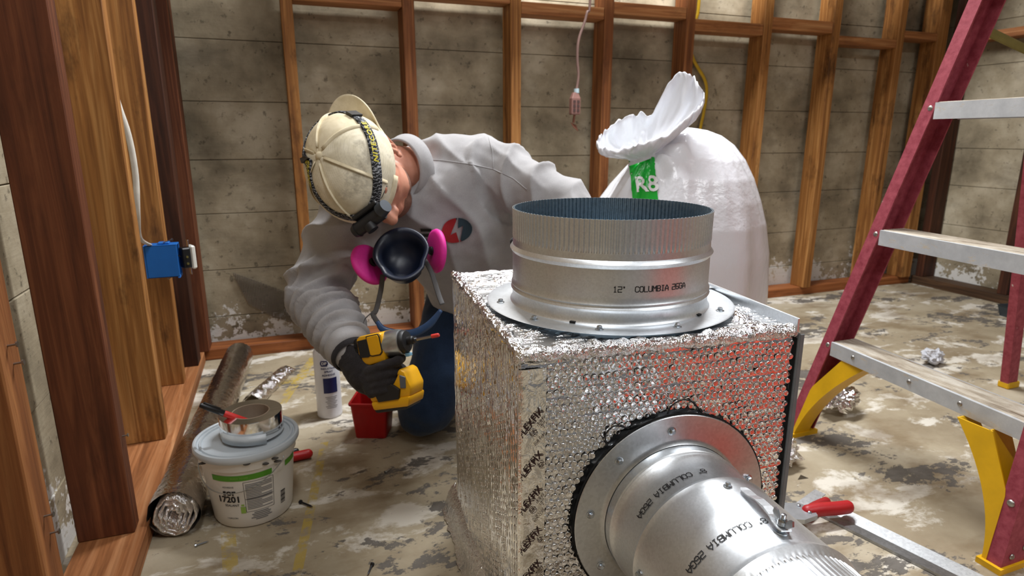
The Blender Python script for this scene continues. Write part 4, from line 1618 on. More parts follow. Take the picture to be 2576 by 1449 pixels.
# ------------------------------------------------------------------ hand seamer, metal strip and scraps on the floor right
hs = thing('hand_seamer', 'red handled sheet metal hand seamer lying on the floor by the box', 'pliers', (0.985, 0.868, 0), math.radians(-8))
STL = plain('cast_grey', S(176, 180, 184), 0.4, 0.9, 0.12, 40)
b = B()
b.prism([(-0.075, -0.020), (-0.030, -0.034), (0.006, -0.026), (0.012, -0.008), (-0.002, 0.022), (-0.035, 0.030), (-0.075, 0.024)], 0.010, Matrix.Translation((0, 0, 0.028)))
jw = obj('jaw_plate', b, STL, hs)
for x, y in ((-0.010, 0.012), (-0.004, -0.014)):
    b = B()
    b.lathe([(0.0040, 0.038), (0.0036, 0.0405), (0.0015, 0.0415)], 12, Matrix.Translation((x, y, 0)), cap1=True)
    obj('rivet', b, ZINC, jw)
b = B()
b.tube([(0.000, -0.004, 0.034), (0.030, -0.004, 0.034), (0.070, -0.004, 0.031), (0.098, -0.002, 0.029)], [(0.0135, 0.013), (0.0145, 0.014), (0.0145, 0.014), (0.0145, 0.0135)], 16, sub=4, round_ends=True)
obj('grip', b, plain('red_grip', S(168, 22, 28), 0.45, 0, 0.06, 60, 0.1), hs, smooth=True)
b = B()
b.tube([(-0.01, 0.0, 0.016), (0.04, 0.03, 0.013), (0.085, 0.045, 0.012)], [(0.012, 0.010), (0.0125, 0.011), (0.0125, 0.011)], 14, sub=4, round_ends=True)
obj('grip', b, plain('red_grip_low', S(150, 18, 24), 0.45, 0, 0.06, 60, 0.1), hs, smooth=True)
st_ = thing('metal_strip', 'long bent galvanized steel strip on the floor behind the red handle', 'metal strip', (1.058, 0.915, 0), math.radians(-76))
b = B()
pr2 = [(-0.030, 0.001), (-0.029, 0.006), (0.0, 0.0035), (0.029, 0.010), (0.030, 0.009), (0.0, 0.0015)]
b.loft([[Vector((x, y, z)) for y, z in pr2] for x in (0.0, 0.42)])
b.loft([[Vector((x, y, z)) for y, z in ((-0.030, 0.002), (-0.030, 0.004), (0.045, 0.012), (0.045, 0.010))] for x in (-0.025, 0.0)])
obj('bent_sheet', b, galv('dull_galvanized', (0.44, 0.45, 0.46, 1), 0.45, 0.2), st_)
crumple('foil_scrap', 'curled scrap of bubble foil on the floor under the lowest ladder step', (1.50, 1.26, 0), (0.060, 0.045, 0.05), 3.0, FOIL)
crumple('foil_scrap', 'crumpled foil scrap beside the right edge of the foil box', (1.115, 1.085, 0), (0.045, 0.035, 0.045), 9.0, FOIL_C)
crumple('paper_scrap', 'small crumpled white scrap on the floor beyond the lowest ladder step', (2.16, 1.45, 0), (0.035, 0.030, 0.034), 5.0, plain('white_scrap', S(196, 198, 204), 0.6))
tr = thing('metal_tray', 'shallow dark grey metal tray on the floor by the right wall', 'tray', (3.12, 1.62, 0), math.radians(-10))
b = B()
b.loft([sq(0.20, 0.30, 0.0), sq(0.22, 0.32, 0.048), sq(0.226, 0.326, 0.050), sq(0.215, 0.315, 0.050), sq(0.196, 0.296, 0.004)])
obj('tray_body', b, plain('tray_metal', S(70, 78, 84), 0.45, 0.5), tr)
rh = thing('red_snips', 'red tool handle lying on the floor behind the white pail', 'snips', (-0.005, 1.52, 0), math.radians(10))
b = B()
b.tube([(-0.09, 0.0, 0.012), (-0.03, 0.004, 0.013), (0.018, 0, 0.014)], [(0.010, 0.010), (0.012, 0.012), (0.012, 0.012)], 12, sub=4, round_ends=True)
obj('grip', b, REDP, rh, smooth=True)
b = B()
b.tube([(-0.09, 0.02, 0.012), (-0.05, 0.028, 0.012), (-0.005, 0.034, 0.012)], [(0.008, 0.008)] * 3, 10, sub=3, round_ends=True)
obj('grip', b, BLK, rh, smooth=True)
DKS = plain('dark_screw', S(60, 60, 64), 0.4, 0.9)


def loose_screw(label, p, ang, ln, r, mat):
    t_ = thing('loose_screw', label, 'screw', (p[0], p[1], 0), ang)
    b = B()
    M = Matrix.Translation((0, 0, r * 2.2)) @ Matrix.Rotation(PI / 2, 4, 'Y')
    b.lathe([(r, 0.0), (r, ln * 0.8), (0.0003, ln)], 8, M, cap1=True)
    obj('shank', b, mat, t_)
    b = B()
    b.lathe([(r * 2.2, -0.004), (r * 2.2, -0.001), (r, 0.0)], 12, M, cap0=True)
    obj('head', b, mat, t_)


loose_screw('dark headed screw lying beside the white pail', (-0.012, 1.318), math.radians(-50), 0.036, 0.0022, DKS)
loose_screw('small bright screw lying in front of the foil roll end', (-0.214, 1.236), math.radians(15), 0.022, 0.0016, ZINC)
loose_screw('dark screw lying at the bottom edge near the foil box', (0.106, 1.052), math.radians(-115), 0.026, 0.0018, DKS)
loose_screw('shiny screw lying between the red bin and the foil box', (0.187, 1.385), math.radians(40), 0.018, 0.0016, ZINC)
b = B()
b.faces([(0, 0, 0.0005), (0.03, -0.004, 0.0005), (0.026, 0.012, 0.0005), (0.012, 0.004, 0.009)], [(0, 1, 3), (1, 2, 3), (2, 0, 3), (0, 2, 1)])
o = obj('metal_chip', b, ZINC)
o.location = (1.105, 1.01, 0)
tag(o, 'small metal offcut on the floor right of the foil box', 'metal scrap')

# ------------------------------------------------------------------ red tool chest behind the photographer, seen only in the foil
tc_ = thing('tool_chest', 'red steel tool chest standing to the right of the photographer', 'tool chest', (1.22, -0.12, 0), math.radians(18))
RST = plain('red_steel', S(222, 74, 42), 0.4, 0, 0.04)
b = B()
b.box((-0.36, -0.22, 0.02), (0.36, 0.22, 0.34), bev=0.008)
obj('chest_body', b, RST, tc_)
for k in range(3):
    b = B()
    b.box((-0.34, 0.22, 0.04 + k * 0.09), (0.34, 0.232, 0.12 + k * 0.09), bev=0.003)
    dr = obj('drawer', b, RST, tc_)
    b = B()
    b.box((-0.30, 0.232, 0.105 + k * 0.09), (0.30, 0.246, 0.112 + k * 0.09), bev=0.002)
    obj('handle', b, ZINC, dr)
for x in (-0.3, 0.3):
    for y in (-0.17, 0.17):
        b = B()
        b.box((x - 0.02, y - 0.02, 0), (x + 0.02, y + 0.02, 0.02))
        obj('foot', b, BLK, tc_)

# ------------------------------------------------------------------ person kneeling behind the box
def fabric(name, c1, c2, weave=900, rough=0.9, bump=0.12):
    t = NT(name)
    v = t.coord('Object')
    f = t.noise(v, weave, 2, 0.6)
    g = t.noise(v, 14, 4, 0.6)
    c = t.mix(0.5, t.ramp(f, [(0.3, c1), (0.7, c2)]), t.ramp(g, [(0.3, c1), (0.7, c2)]))
    t.set(c, rough, 0.0, 0.15)
    t.b.inputs['Sheen Weight'].default_value = 0.15
    t.bump(f, bump, 0.001)
    return t.m


GREYF = fabric('grey_sweatshirt', S(146, 144, 145), S(180, 178, 179))
DENIM = fabric('dark_denim', S(20, 32, 52), S(44, 62, 88), 700)
GLOVE = fabric('charcoal_glove', S(34, 32, 34), S(56, 53, 55), 500)
SKIN = NT('skin')
_v = SKIN.coord('Object')
SKIN.set(SKIN.ramp(SKIN.noise(_v, 18, 5), [(0.3, S(186, 122, 98)), (0.7, S(214, 156, 130))]), 0.5, 0.0, 0.4)
SKIN.b.inputs['Subsurface Weight'].default_value = 0.15
SKIN.b.inputs['Subsurface Radius'].default_value = (0.01, 0.004, 0.002)
SKIN.bump(SKIN.noise(_v, 400, 3), 0.06, 0.001)
SKIN = SKIN.m
HAIR = plain('dark_grey_hair', S(66, 60, 56), 0.8, 0, 0.4, 300, 0.4, 500)
STUB = plain('stubble', S(120, 82, 66), 0.8, 0, 0.4, 600, 0.3, 900)

CR_, CU_, CN_ = Vector((0.937, -0.349, 0.0)), Vector((0.083, 0.224, 0.971)), Vector((-0.339, -0.910, 0.239))
per = thing('person', 'person in grey sweatshirt and backward cap kneeling bent over with a driver', 'person', (0.45, 1.62, 0))

HC = Vector((0.158, 1.370, 0.722))                    # middle of the head
h_up = (CR_ * -0.43 + CU_ * 0.08 + CN_ * 0.90).normalized()
h_fw = (CR_ * 0.58 - CU_ * 0.82 + CN_ * 0.05)
h_fw = (h_fw - h_up * h_fw.dot(h_up)).normalized()
h_left = h_up.cross(h_fw)
HM = Matrix.Translation(HC) @ basis(h_left, -h_fw, h_up).to_4x4()     # x to the person's left, y to the back, z up
CM = HM @ Matrix.Rotation(math.radians(-19), 4, 'Z')                   # the cap sits slightly turned on the head

SHL, SHR = Vector((0.480, 1.460, 0.722)), Vector((0.185, 1.530, 0.672))
NECK = Vector((0.276, 1.456, 0.722))
side = (SHL - SHR).normalized()

# ---- body: head, neck and the trunk and limbs inside the clothes, one continuous surface
b = B()
b.ell((0, 0.010, 0.022), (0.073, 0.094, 0.083), HM, 28, 18)
b.ell((0, -0.020, -0.036), (0.066, 0.072, 0.080), HM, 24, 16)
b.ell((0, -0.050, -0.092), (0.042, 0.038, 0.036), HM)              # chin and jaw
b.ell((0.038, -0.022, -0.074), (0.028, 0.048, 0.036), HM)
b.ell((-0.038, -0.022, -0.074), (0.028, 0.048, 0.036), HM)
for s in (-1, 1):
    b.ell((s * 0.044, -0.058, -0.024), (0.022, 0.022, 0.018), HM)    # cheekbone
    b.ell((s * 0.030, -0.080, 0.010), (0.024, 0.012, 0.009), HM)     # brow
    b.ell((s * 0.030, -0.073, -0.008), (0.015, 0.012, 0.010), HM)    # eyelid
b.tube([HM @ Vector((0, -0.084, -0.002)), HM @ Vector((0, -0.099, -0.024)), HM @ Vector((0, -0.114, -0.044))], [0.009, 0.011, 0.0135], 12, round_ends=True)
for s in (-1, 1):
    b.ell((s * 0.013, -0.100, -0.046), (0.011, 0.013, 0.010), HM)    # nostril wings
b.ell((0, -0.085, -0.071), (0.025, 0.012, 0.007), HM)               # lips
b.ell((0, -0.084, -0.080), (0.021, 0.012, 0.007), HM)
b.tube([HM @ Vector((0, 0.020, -0.040)), HM @ Vector((0, 0.030, -0.095)), NECK, NECK + Vector((0.05, 0.03, -0.05))], [0.058, 0.054, 0.056, 0.05], 18, sub=4)
TP = [(Vector((0.60, 1.665, 0.40)), 0.140, 0.105), (Vector((0.50, 1.605, 0.52)), 0.140, 0.105), (Vector((0.41, 1.545, 0.635)), 0.140, 0.095), (Vector((0.345, 1.50, 0.685)), 0.115, 0.065), (Vector((0.31, 1.48, 0.705)), 0.06, 0.05)]
b.tube([p for p, _, _ in TP], [(a, c) for _, a, c in TP], 24, ref=side, sub=4, round_ends=True)
ELL, WRL = Vector((0.625, 1.285, 0.635)), Vector((0.56, 1.225, 0.592))
ELR, WRR = Vector((0.060, 1.452, 0.450)), Vector((0.107, 1.252, 0.372))
b.tube([SHL - side * 0.03, ELL, WRL], [0.042, 0.034, 0.026], 14, round_ends=True)
b.tube([SHR + side * 0.03, ELR, WRR], [0.042, 0.034, 0.026], 14, round_ends=True)
HPR, KNR, ANR = Vector((0.500, 1.690, 0.40)), Vector((0.318, 1.525, 0.092)), Vector((0.42, 1.90, 0.062))
HPL, KNL, ANL = Vector((0.690, 1.640, 0.40)), Vector((0.620, 1.400, 0.092)), Vector((0.70, 1.80, 0.062))
for q in ((HPR, KNR, ANR), (HPL, KNL, ANL)):
    b.tube(list(q), [0.078, 0.055, 0.038], 14, round_ends=True)
b = remesh(b, 0.0042, 5)
obj('body', b, SKIN, per, smooth=True, world=True)


# ---- ears
def ear(s):
    e = B()
    pts = []
    for k in range(15):
        a = math.radians(-70 + 300 * k / 14)
        pts.append(HM @ Vector((s * (0.080 + 0.012 * (0.5 + 0.5 * math.sin(a))), 0.022 + 0.021 * math.cos(a) * (1.0 if math.sin(a) > 0 else 0.7), -0.030 + 0.034 * math.sin(a))))
    e.tube(pts, [0.0045] * 15, 8, round_ends=True)
    e.ell((s * 0.079, 0.018, -0.030), (0.008, 0.015, 0.026), HM, 14, 10)
    e.ell((s * 0.081, 0.008, -0.058), (0.005, 0.009, 0.010), HM, 12, 8)
    e.tube([HM @ Vector((s * 0.084, 0.004, -0.012)), HM @ Vector((s * 0.089, 0.014, -0.020)), HM @ Vector((s * 0.088, 0.020, -0.038)), HM @ Vector((s * 0.085, 0.012, -0.050))], 0.0034, 8, sub=3, round_ends=True)
    return remesh(e, 0.0016, 3)


obj('ear', ear(1), SKIN, per, smooth=True, world=True)
obj('ear', ear(-1), SKIN, per, smooth=True, world=True)
# ---- short hair at the nape and sideburns, brows, lashes, stubble
b = B()
b.ell((0, 0.034, -0.024), (0.0715, 0.064, 0.052), HM, 28, 18)
b.ell((0, 0.000, 0.012), (0.0755, 0.060, 0.040), HM, 28, 18)
b = remesh(b, 0.003, 3)
displace(b, lambda c, nn: 0.0010 * fbm(c, 120, 2))
obj('hair', b, HAIR, per, smooth=True, world=True)
for s in (-1, 1):
    b = B()
    b.tube([HM @ Vector((s * 0.012, -0.094, 0.010)), HM @ Vector((s * 0.030, -0.093, 0.016)), HM @ Vector((s * 0.052, -0.078, 0.010))], [(0.0035, 0.002), (0.004, 0.002), (0.002, 0.0015)], 8, sub=4)
    obj('eyebrow', b, HAIR, per, smooth=True, world=True)
    b = B()
    b.tube([HM @ Vector((s * 0.017, -0.0835, -0.013)), HM @ Vector((s * 0.030, -0.0865, -0.0165)), HM @ Vector((s * 0.046, -0.078, -0.012))], [0.0012, 0.0022, 0.0010], 6, sub=4)
    obj('eyelashes', b, HAIR, per, smooth=True, world=True)
b = B()
b.ell((0, -0.054, -0.096), (0.0420, 0.0360, 0.0335), HM)
b.ell((0.038, -0.022, -0.080), (0.0276, 0.046, 0.0330), HM)
b.ell((-0.038, -0.022, -0.080), (0.0276, 0.046, 0.0330), HM)
b = remesh(b, 0.003, 4)
obj('beard_stubble', b, STUB, per, smooth=True, world=True)

# ---- sweatshirt
b = B()
TS = [(Vector((0.585, 1.655, 0.375)), 0.172, 0.136), (Vector((0.53, 1.625, 0.465)), 0.172, 0.138), (Vector((0.475, 1.585, 0.555)), 0.172, 0.134), (Vector((0.41, 1.545, 0.640)), 0.178, 0.130), (Vector((0.350, 1.505, 0.695)), 0.160, 0.104), (Vector((0.302, 1.476, 0.724)), 0.088, 0.076)]
b.tube([p for p, _, _ in TS], [(a, c) for _, a, c in TS], 32, ref=side, sub=5)
b.tube([SHL + side * -0.05, SHL, SHL.lerp(ELL, 0.45), ELL, ELL.lerp(WRL, 0.55), WRL], [0.085, 0.080, 0.070, 0.060, 0.050, 0.042], 20, sub=4, round_ends=True)
ARM = [SHR + side * 0.05, SHR, SHR.lerp(ELR, 0.4) + Vector((0.008, 0, 0.004)), SHR.lerp(ELR, 0.75), ELR, ELR.lerp(WRR, 0.3), ELR.lerp(WRR, 0.65), WRR]
b.tube(ARM, [0.085, 0.084, 0.080, 0.074, 0.068, 0.062, 0.055, 0.044], 24, sub=4, round_ends=True)
# front of the sweatshirt hangs a little below the chest
b.tube([Vector((0.335, 1.465, 0.655)), Vector((0.395, 1.485, 0.575)), Vector((0.46, 1.54, 0.485)), Vector((0.50, 1.58, 0.40))], [(0.15, 0.085), (0.155, 0.09), (0.15, 0.095), (0.15, 0.09)], 24, ref=side, sub=3, round_ends=True)
b = remesh(b, 0.0048, 22, 0.5)


def seg_param(p, a, c):
    d = c - a
    t_ = max(-0.2, min(1.2, (p - a).dot(d) / d.length_squared))
    q = p - (a + d * t_)
    return t_, q


def crease(x):
    return 1.5 * (1 - abs(math.sin(x * 0.5))) ** 1.6 - 0.5


def folds(p, nn):
    d = 0.0016 * fbm(p, 22, 2)
    # right forearm and elbow: stacked ring folds of the pushed-up sleeve
    t_, q = seg_param(p, ELR, WRR)
    if -0.15 < t_ < 1.1 and q.length < 0.10:
        tw = q.dot(CU_) * 6 + q.dot(CR_) * 9
        w_ = min(1, (t_ + 0.15) * 4) * min(1, (1.1 - t_) * 5)
        d += w_ * (0.0085 * math.sin(t_ * 44 + tw + 2.2 * noise.noise(p * 17)) + 0.003 * math.sin(t_ * 71 + tw * 1.6))
    t_, q = seg_param(p, SHR, ELR)
    if 0.0 < t_ < 1.05 and q.length < 0.11:
        w_ = max(0, min(1, (t_ - 0.1) * 2.2))
        d += w_ * 0.013 * crease(t_ * 16 + q.dot(CR_) * 30 + 2.5 * noise.noise(p * 9))
    # left upper arm
    t_, q = seg_param(p, SHL, ELL)
    if -0.1 < t_ < 1.2 and q.length < 0.10:
        d += 0.010 * crease(t_ * 18 + q.dot(CU_) * 38 + 2.5 * noise.noise(p * 11))
    # drape of the chest, running down from the shoulders
    c = p - Vector((0.40, 1.50, 0.62))
    if c.length < 0.30:
        u, v = c.dot(side), c.dot(CU_)
        d += 0.012 * crease(u * 60 + v * 34 + 3.2 * noise.noise(p * 7)) * max(0, 1 - c.length / 0.30) * (1 if nn.dot(CN_) > 0 else 0.4)
    return d


displace(b, folds)
bmesh.ops.smooth_vert(b.m, verts=b.m.verts, factor=0.25, use_axis_x=True, use_axis_y=True, use_axis_z=True)
b.m.normal_update()
shirt_bvh = BVHTree.FromBMesh(b.m)
shirt = obj('sweatshirt', b, GREYF, per, smooth=True, world=True)
# ribbed collar
ncd = (NECK - HC).normalized()
M = Matrix.Translation(NECK - ncd * 0.016) @ frame(ncd, CU_).to_4x4()
b = B()
b.lathe([(0.0655, -0.006), (0.0685, -0.009), (0.0725, -0.004), (0.076, 0.010), (0.082, 0.026), (0.076, 0.030), (0.067, 0.010), (0.0655, -0.006)], 60, M, rf=lambda r, z, a: 0.0006 * math.cos(a * 60))
obj('collar', b, GREYF, shirt, smooth=True, world=True)
# cuff
cd = (WRR - ELR).normalized()
M = Matrix.Translation(WRR - cd * 0.012) @ frame(cd, CU_).to_4x4()
b = B()
b.lathe([(0.038, -0.02), (0.046, -0.018), (0.047, 0.012), (0.043, 0.026), (0.036, 0.026)], 48, M, rf=lambda r, z, a: 0.0006 * math.cos(a * 48))
obj('cuff', b, GREYF, shirt, smooth=True, world=True)


def pixel_ray(px, py):
    """direction through a point of the photograph, to lay print on the shirt"""
    return (CR_ * ((px - 1288) / 1560) + CU_ * (-(py - 724.5) / 1560) - CN_).normalized()


def on_shirt(px, py, off=0.003):
    h = shirt_bvh.ray_cast(Vector((0, 0, 0.80)), pixel_ray(px, py))
    if h[0] is None:
        return Vector((0, 0, 0.8)) + pixel_ray(px, py) * 1.5
    nn = h[1] if h[1].dot(CN_) > 0 else -h[1]
    return h[0] + nn * off


for line in ([(1040, 400), (1110, 403), (1180, 412), (1240, 425), (1290, 448), (1330, 480)], [(1240, 425), (1238, 380), (1225, 335)]):
    b = B()
    pts_ = []
    for (x0, y0), (x1, y1) in zip(line[:-1], line[1:]):
        for k in range(8):
            pts_.append(on_shirt(x0 + (x1 - x0) * k / 8, y0 + (y1 - y0) * k / 8, 0.0004))
    b.tube(pts_, 0.0011, 6)
    obj('seam', b, GREYF, shirt, smooth=True, world=True)

# chest print: its own frame on the shirt, centre and two directions
LC, LR_, LU_ = on_shirt(1148, 578, 0), None, None
e1 = on_shirt(1178, 574, 0) - LC
e2 = on_shirt(1152, 550, 0) - LC
e1.normalize()
e2 = (e2 - e1 * e2.dot(e1)).normalized()
en = e1.cross(e2)
if en.dot(CN_) < 0:
    en = -en


def on_print(x, y, off=0.003):
    o_ = LC + e1 * x + e2 * y
    h = shirt_bvh.ray_cast(o_ + en * 0.08, -en, 0.2)
    return (h[0] if h[0] else o_) + en * off


def poly_grid(inside, w_, h_, n):
    V, F, idx = [], [], {}
    for j in range(n):
        for i in range(n):
            x, y = -w_ / 2 + w_ * (i + 0.5) / n, -h_ / 2 + h_ * (j + 0.5) / n
            if inside(x, y):
                k = []
                for di, dj in ((0, 0), (1, 0), (1, 1), (0, 1)):
                    key = (i + di, j + dj)
                    if key not in idx:
                        idx[key] = len(V)
                        V.append((-w_ / 2 + w_ * key[0] / n, -h_ / 2 + h_ * key[1] / n))
                    k.append(idx[key])
                F.append(tuple(k))
    return V, F


def in_poly(x, y, P):
    r = False
    for (x0, y0), (x1, y1) in zip(P, P[1:] + P[:1]):
        if (y0 > y) != (y1 > y) and x < (x1 - x0) * (y - y0) / (y1 - y0) + x0:
            r = not r
    return r


BOLT = [(0.006, 0.034), (-0.016, -0.008), (-0.002, -0.004), (0.004, -0.034), (0.016, 0.010), (0.003, 0.005)]
ov = lambda x, y: (x / 0.036) ** 2 + (y / 0.031) ** 2 < 1 and not in_poly(x, y, BOLT)
INKRED = plain('print_red', S(150, 22, 28), 0.8)
INKTEAL = plain('print_teal', S(40, 62, 72), 0.8)
V, F = poly_grid(lambda x, y: ov(x, y) and x < 0.004 - 0.12 * y, 0.076, 0.066, 110)
obj('chest_print', decal(V, F, on_print), INKRED, shirt, world=True)
V, F = poly_grid(lambda x, y: ov(x, y) and x >= 0.004 - 0.12 * y, 0.076, 0.066, 110)
obj('chest_print', decal(V, F, on_print), INKTEAL, shirt, world=True)
for k in range(3):
    V, F = rect2d(0.024, 0.0085, 8, 3, -0.068 - 0.0015 * (k == 1) + 0.005 * (1 - k) * -0.6, 0.0145 - k * 0.0155 - 0.004)
    obj('chest_letter', decal(V, F, on_print), INK, shirt, world=True)

# ---- jeans
b = B()
b.ell((0.595, 1.675, 0.385), (0.16, 0.125, 0.12))
for (hp, kn, an) in ((HPR, KNR, ANR), (HPL, KNL, ANL)):
    b.tube([hp, hp.lerp(kn, 0.4), hp.lerp(kn, 0.8), kn], [0.104, 0.096, 0.082, 0.078], 20, sub=3, round_ends=True)
    b.tube([kn + Vector((0, 0.02, 0)), kn.lerp(an, 0.35), an], [0.076, 0.070, 0.052], 18, sub=3, round_ends=True)
b = remesh(b, 0.006, 8)
displace(b, lambda p, nn: 0.004 * math.sin(p.z * 44 + p.x * 30 + 3 * noise.noise(p * 9)) + 0.002 * fbm(p, 25, 2))
for v in b.m.verts:
    if v.co.z < 0.004:
        v.co.z = 0.004
obj('jeans', b, DENIM, per, smooth=True, world=True)
BOOT = plain('black_boot', S(24, 22, 22), 0.6)
for an in (ANR, ANL):
    b = B()
    b.tube([an + Vector((0, -0.02, 0.01)), an + Vector((0.005, 0.05, -0.005)), an + Vector((0.005, 0.11, -0.020))], [(0.05, 0.048), (0.048, 0.046), (0.036, 0.032)], 16, sub=3, round_ends=True)
    b = remesh(b, 0.006, 4)
    for v in b.m.verts:
        v.co.z = max(0.002, v.co.z)
    obj('boot', b, BOOT, per, smooth=True, world=True)

# ------------------------------------------------------------------ impact driver
DP, DT = Vector((0.166, 1.204, 0.388)), Vector((0.276, 1.122, 0.426))
d_f = (DT - DP).normalized()
d_u = (CU_ * 0.97 - CR_ * 0.20)
d_u = (d_u - d_f * d_u.dot(d_f)).normalized()
d_s = d_u.cross(d_f)                                   # away from the camera
DM = basis(d_f, d_s, d_u)
DM4 = Matrix.Translation(DP) @ DM.to_4x4()
drv = thing('impact_driver', 'yellow and black cordless impact driver held in the gloved hand', 'power tool', DP, DM)
YDR = plain('driver_yellow', S(228, 168, 10), 0.4, 0, 0.06, 20)
BDR = plain('driver_black', S(26, 26, 28), 0.5, 0, 0.1, 60)
GDR = plain('driver_grey_metal', S(176, 180, 182), 0.3, 0.9, 0.1, 20)


def prismy(poly, y0, y1, bev=0.003):
    """side outline (x, z) given thickness along y"""
    q = B()
    q.prism(poly, y1 - y0, Matrix.Translation((0, y1, 0)) @ Matrix.Rotation(PI / 2, 4, 'X'))
    bmesh.ops.bevel(q.m, geom=list(q.m.edges), offset=bev, segments=2, affect='EDGES', profile=0.5, clamp_overlap=True)
    return q


obj('motor_housing', prismy([(-0.040, -0.024), (-0.038, 0.022), (-0.030, 0.028), (0.018, 0.028), (0.022, 0.022), (0.020, -0.028), (-0.018, -0.032)], -0.027, 0.027, 0.006), YDR, drv, smooth=True, angle=40)
b = prismy([(-0.046, -0.026), (-0.044, 0.022), (-0.038, 0.026), (-0.033, 0.025), (-0.035, -0.030), (-0.040, -0.030)], -0.0265, 0.0265, 0.004)
cap_ = obj('rear_cap', b, BDR, drv, smooth=True, angle=40)
for z in (-0.012, -0.002, 0.008):
    b = B()
    b.box((-0.0425, -0.0285, z), (-0.0365, -0.0262, z + 0.006))
    obj('vent_slot', b, BLACKGAP, cap_)
b = prismy([(-0.034, -0.014), (-0.034, 0.020), (-0.010, 0.021), (-0.006, -0.012), (-0.016, -0.016)], -0.0295, -0.026, 0.001)
obj('side_panel', b, BDR, drv)
b = prismy([(-0.010, -0.012), (-0.011, 0.024), (0.014, 0.025), (0.016, 0.020), (0.016, -0.010), (0.011, -0.014), (-0.006, -0.014)], -0.0300, -0.026, 0.0015)
npl = obj('name_plate', b, YDR, drv)
b = prismy([(-0.012, -0.014), (-0.013, 0.026), (0.015, 0.027), (0.018, 0.021), (0.018, -0.011), (0.012, -0.016), (-0.007, -0.016)], -0.0285, -0.026, 0.001)
obj('plate_border', b, BDR, npl)
MXF = Matrix.Rotation(PI / 2, 4, 'Y')
b = B()
b.lathe([(0.0275, 0.018), (0.0280, 0.030), (0.0275, 0.042), (0.0255, 0.050), (0.0225, 0.052)], 40, MXF, cap0=True, cap1=True)
obj('nose_cone', b, GDR, drv, smooth=True, angle=40)
b = B()
b.lathe([(0.0215, 0.049), (0.0235, 0.051), (0.0235, 0.057), (0.0205, 0.061), (0.010, 0.063)], 36, MXF, cap0=True, cap1=True)
obj('nose_bumper', b, BDR, drv, smooth=True, angle=40)
b = B()
b.lathe([(0.0085, 0.060), (0.0085, 0.073), (0.0065, 0.075), (0.0065, 0.080)], 20, MXF, cap0=True, cap1=True)
obj('chuck', b, BDR, drv, smooth=True, angle=40)
b = B()
b.lathe([(0.0030, 0.078), (0.0030, 0.128), (0.0024, 0.131)], 6, MXF, cap0=True, cap1=True)
bit = obj('bit', b, ZINC, drv)
b = B()
b.lathe([(0.0040, 0.116), (0.0040, 0.130), (0.003, 0.132)], 14, MXF, cap0=True, cap1=True)
obj('bit_sleeve', b, plain('red_sleeve', S(214, 60, 52), 0.4), bit, smooth=True, angle=40)
obj('led_lamp', prismy([(0.054, -0.030), (0.054, -0.022), (0.062, -0.024), (0.062, -0.030)], -0.008, 0.008, 0.001), plain('clear_blue', S(120, 170, 196), 0.15), drv)
b = B()
b.tube([(-0.006, 0, -0.020), (-0.006, 0, -0.050), (0.000, 0, -0.085), (0.006, 0, -0.092)], [(0.022, 0.018), (0.021, 0.017), (0.020, 0.017), (0.024, 0.020)], 18, ref=(1, 0, 0), sub=4)
obj('handle', b, BDR, drv, smooth=True)
obj('trigger', prismy([(0.016, -0.030), (0.016, -0.055), (0.026, -0.052), (0.030, -0.032)], -0.009, 0.009, 0.003), BDR, drv, smooth=True, angle=40)
b = prismy([(-0.034, -0.086), (-0.030, -0.106), (0.058, -0.106), (0.064, -0.086), (0.056, -0.056), (0.046, -0.048), (0.040, -0.056), (0.034, -0.080)], -0.030, 0.030, 0.005)
bs = obj('battery_base', b, YDR, drv, smooth=True, angle=40)
b = prismy([(-0.030, -0.104), (-0.026, -0.122), (0.052, -0.124), (0.060, -0.104)], -0.034, 0.034, 0.005)
obj('battery', b, YDR, drv, smooth=True, angle=40)
b = prismy([(-0.028, -0.116), (-0.024, -0.128), (0.046, -0.129), (0.052, -0.117)], -0.031, 0.031, 0.004)
obj('battery_foot', b, BDR, drv, smooth=True, angle=40)
b = prismy([(-0.016, -0.084), (-0.010, -0.106), (0.036, -0.106), (0.042, -0.088), (0.026, -0.074)], -0.0365, -0.029, 0.0015)
obj('latch_panel', b, BDR, bs)
b = prismy([(0.046, -0.060), (0.042, -0.086), (0.054, -0.088), (0.058, -0.066)], -0.0325, -0.029, 0.0015)
obj('grey_pad', b, plain('grey_pad', S(92, 96, 104), 0.5), bs)

# ---- glove closed round the handle
g = lambda x, y, z: DM4 @ Vector((x, y, z))
b = B()
b.tube([WRR - cd * 0.02, WRR + cd * 0.012, g(-0.050, -0.006, -0.052), g(-0.032, -0.010, -0.060)], [(0.036, 0.034), (0.036, 0.034), (0.040, 0.030), (0.036, 0.026)], 18, sub=4, round_ends=True)
b.tube([g(-0.040, -0.010, -0.050), g(-0.030, -0.018, -0.062), g(-0.024, -0.018, -0.084)], [0.018, 0.020, 0.018], 14, sub=3, round_ends=True)
fin = [(-0.042, 0.040, 0.0110, 0.010), (-0.057, 0.030, 0.0110, 0.003), (-0.071, 0.027, 0.0105, 0.0), (-0.084, 0.024, 0.0100, -0.002)]
for z, xr, r, lift in fin:
    b.tube([g(-0.032, -0.022, z), g(-0.010, -0.030, z - 0.001), g(0.012, -0.029, z + lift * 0.4), g(xr - 0.004, -0.020, z + lift * 0.7), g(xr, -0.002, z + lift), g(xr - 0.010, 0.014, z + lift)],
           [r * 1.1, r * 1.05, r, r * 0.95, r * 0.9, r * 0.8], 12, sub=4, round_ends=True)
b.tube([g(-0.034, 0.006, -0.040), g(-0.014, 0.026, -0.044), g(0.010, 0.028, -0.050), g(0.024, 0.022, -0.054)], [0.016, 0.0135, 0.012, 0.010], 12, sub=4, round_ends=True)
b = remesh(b, 0.0024, 3)
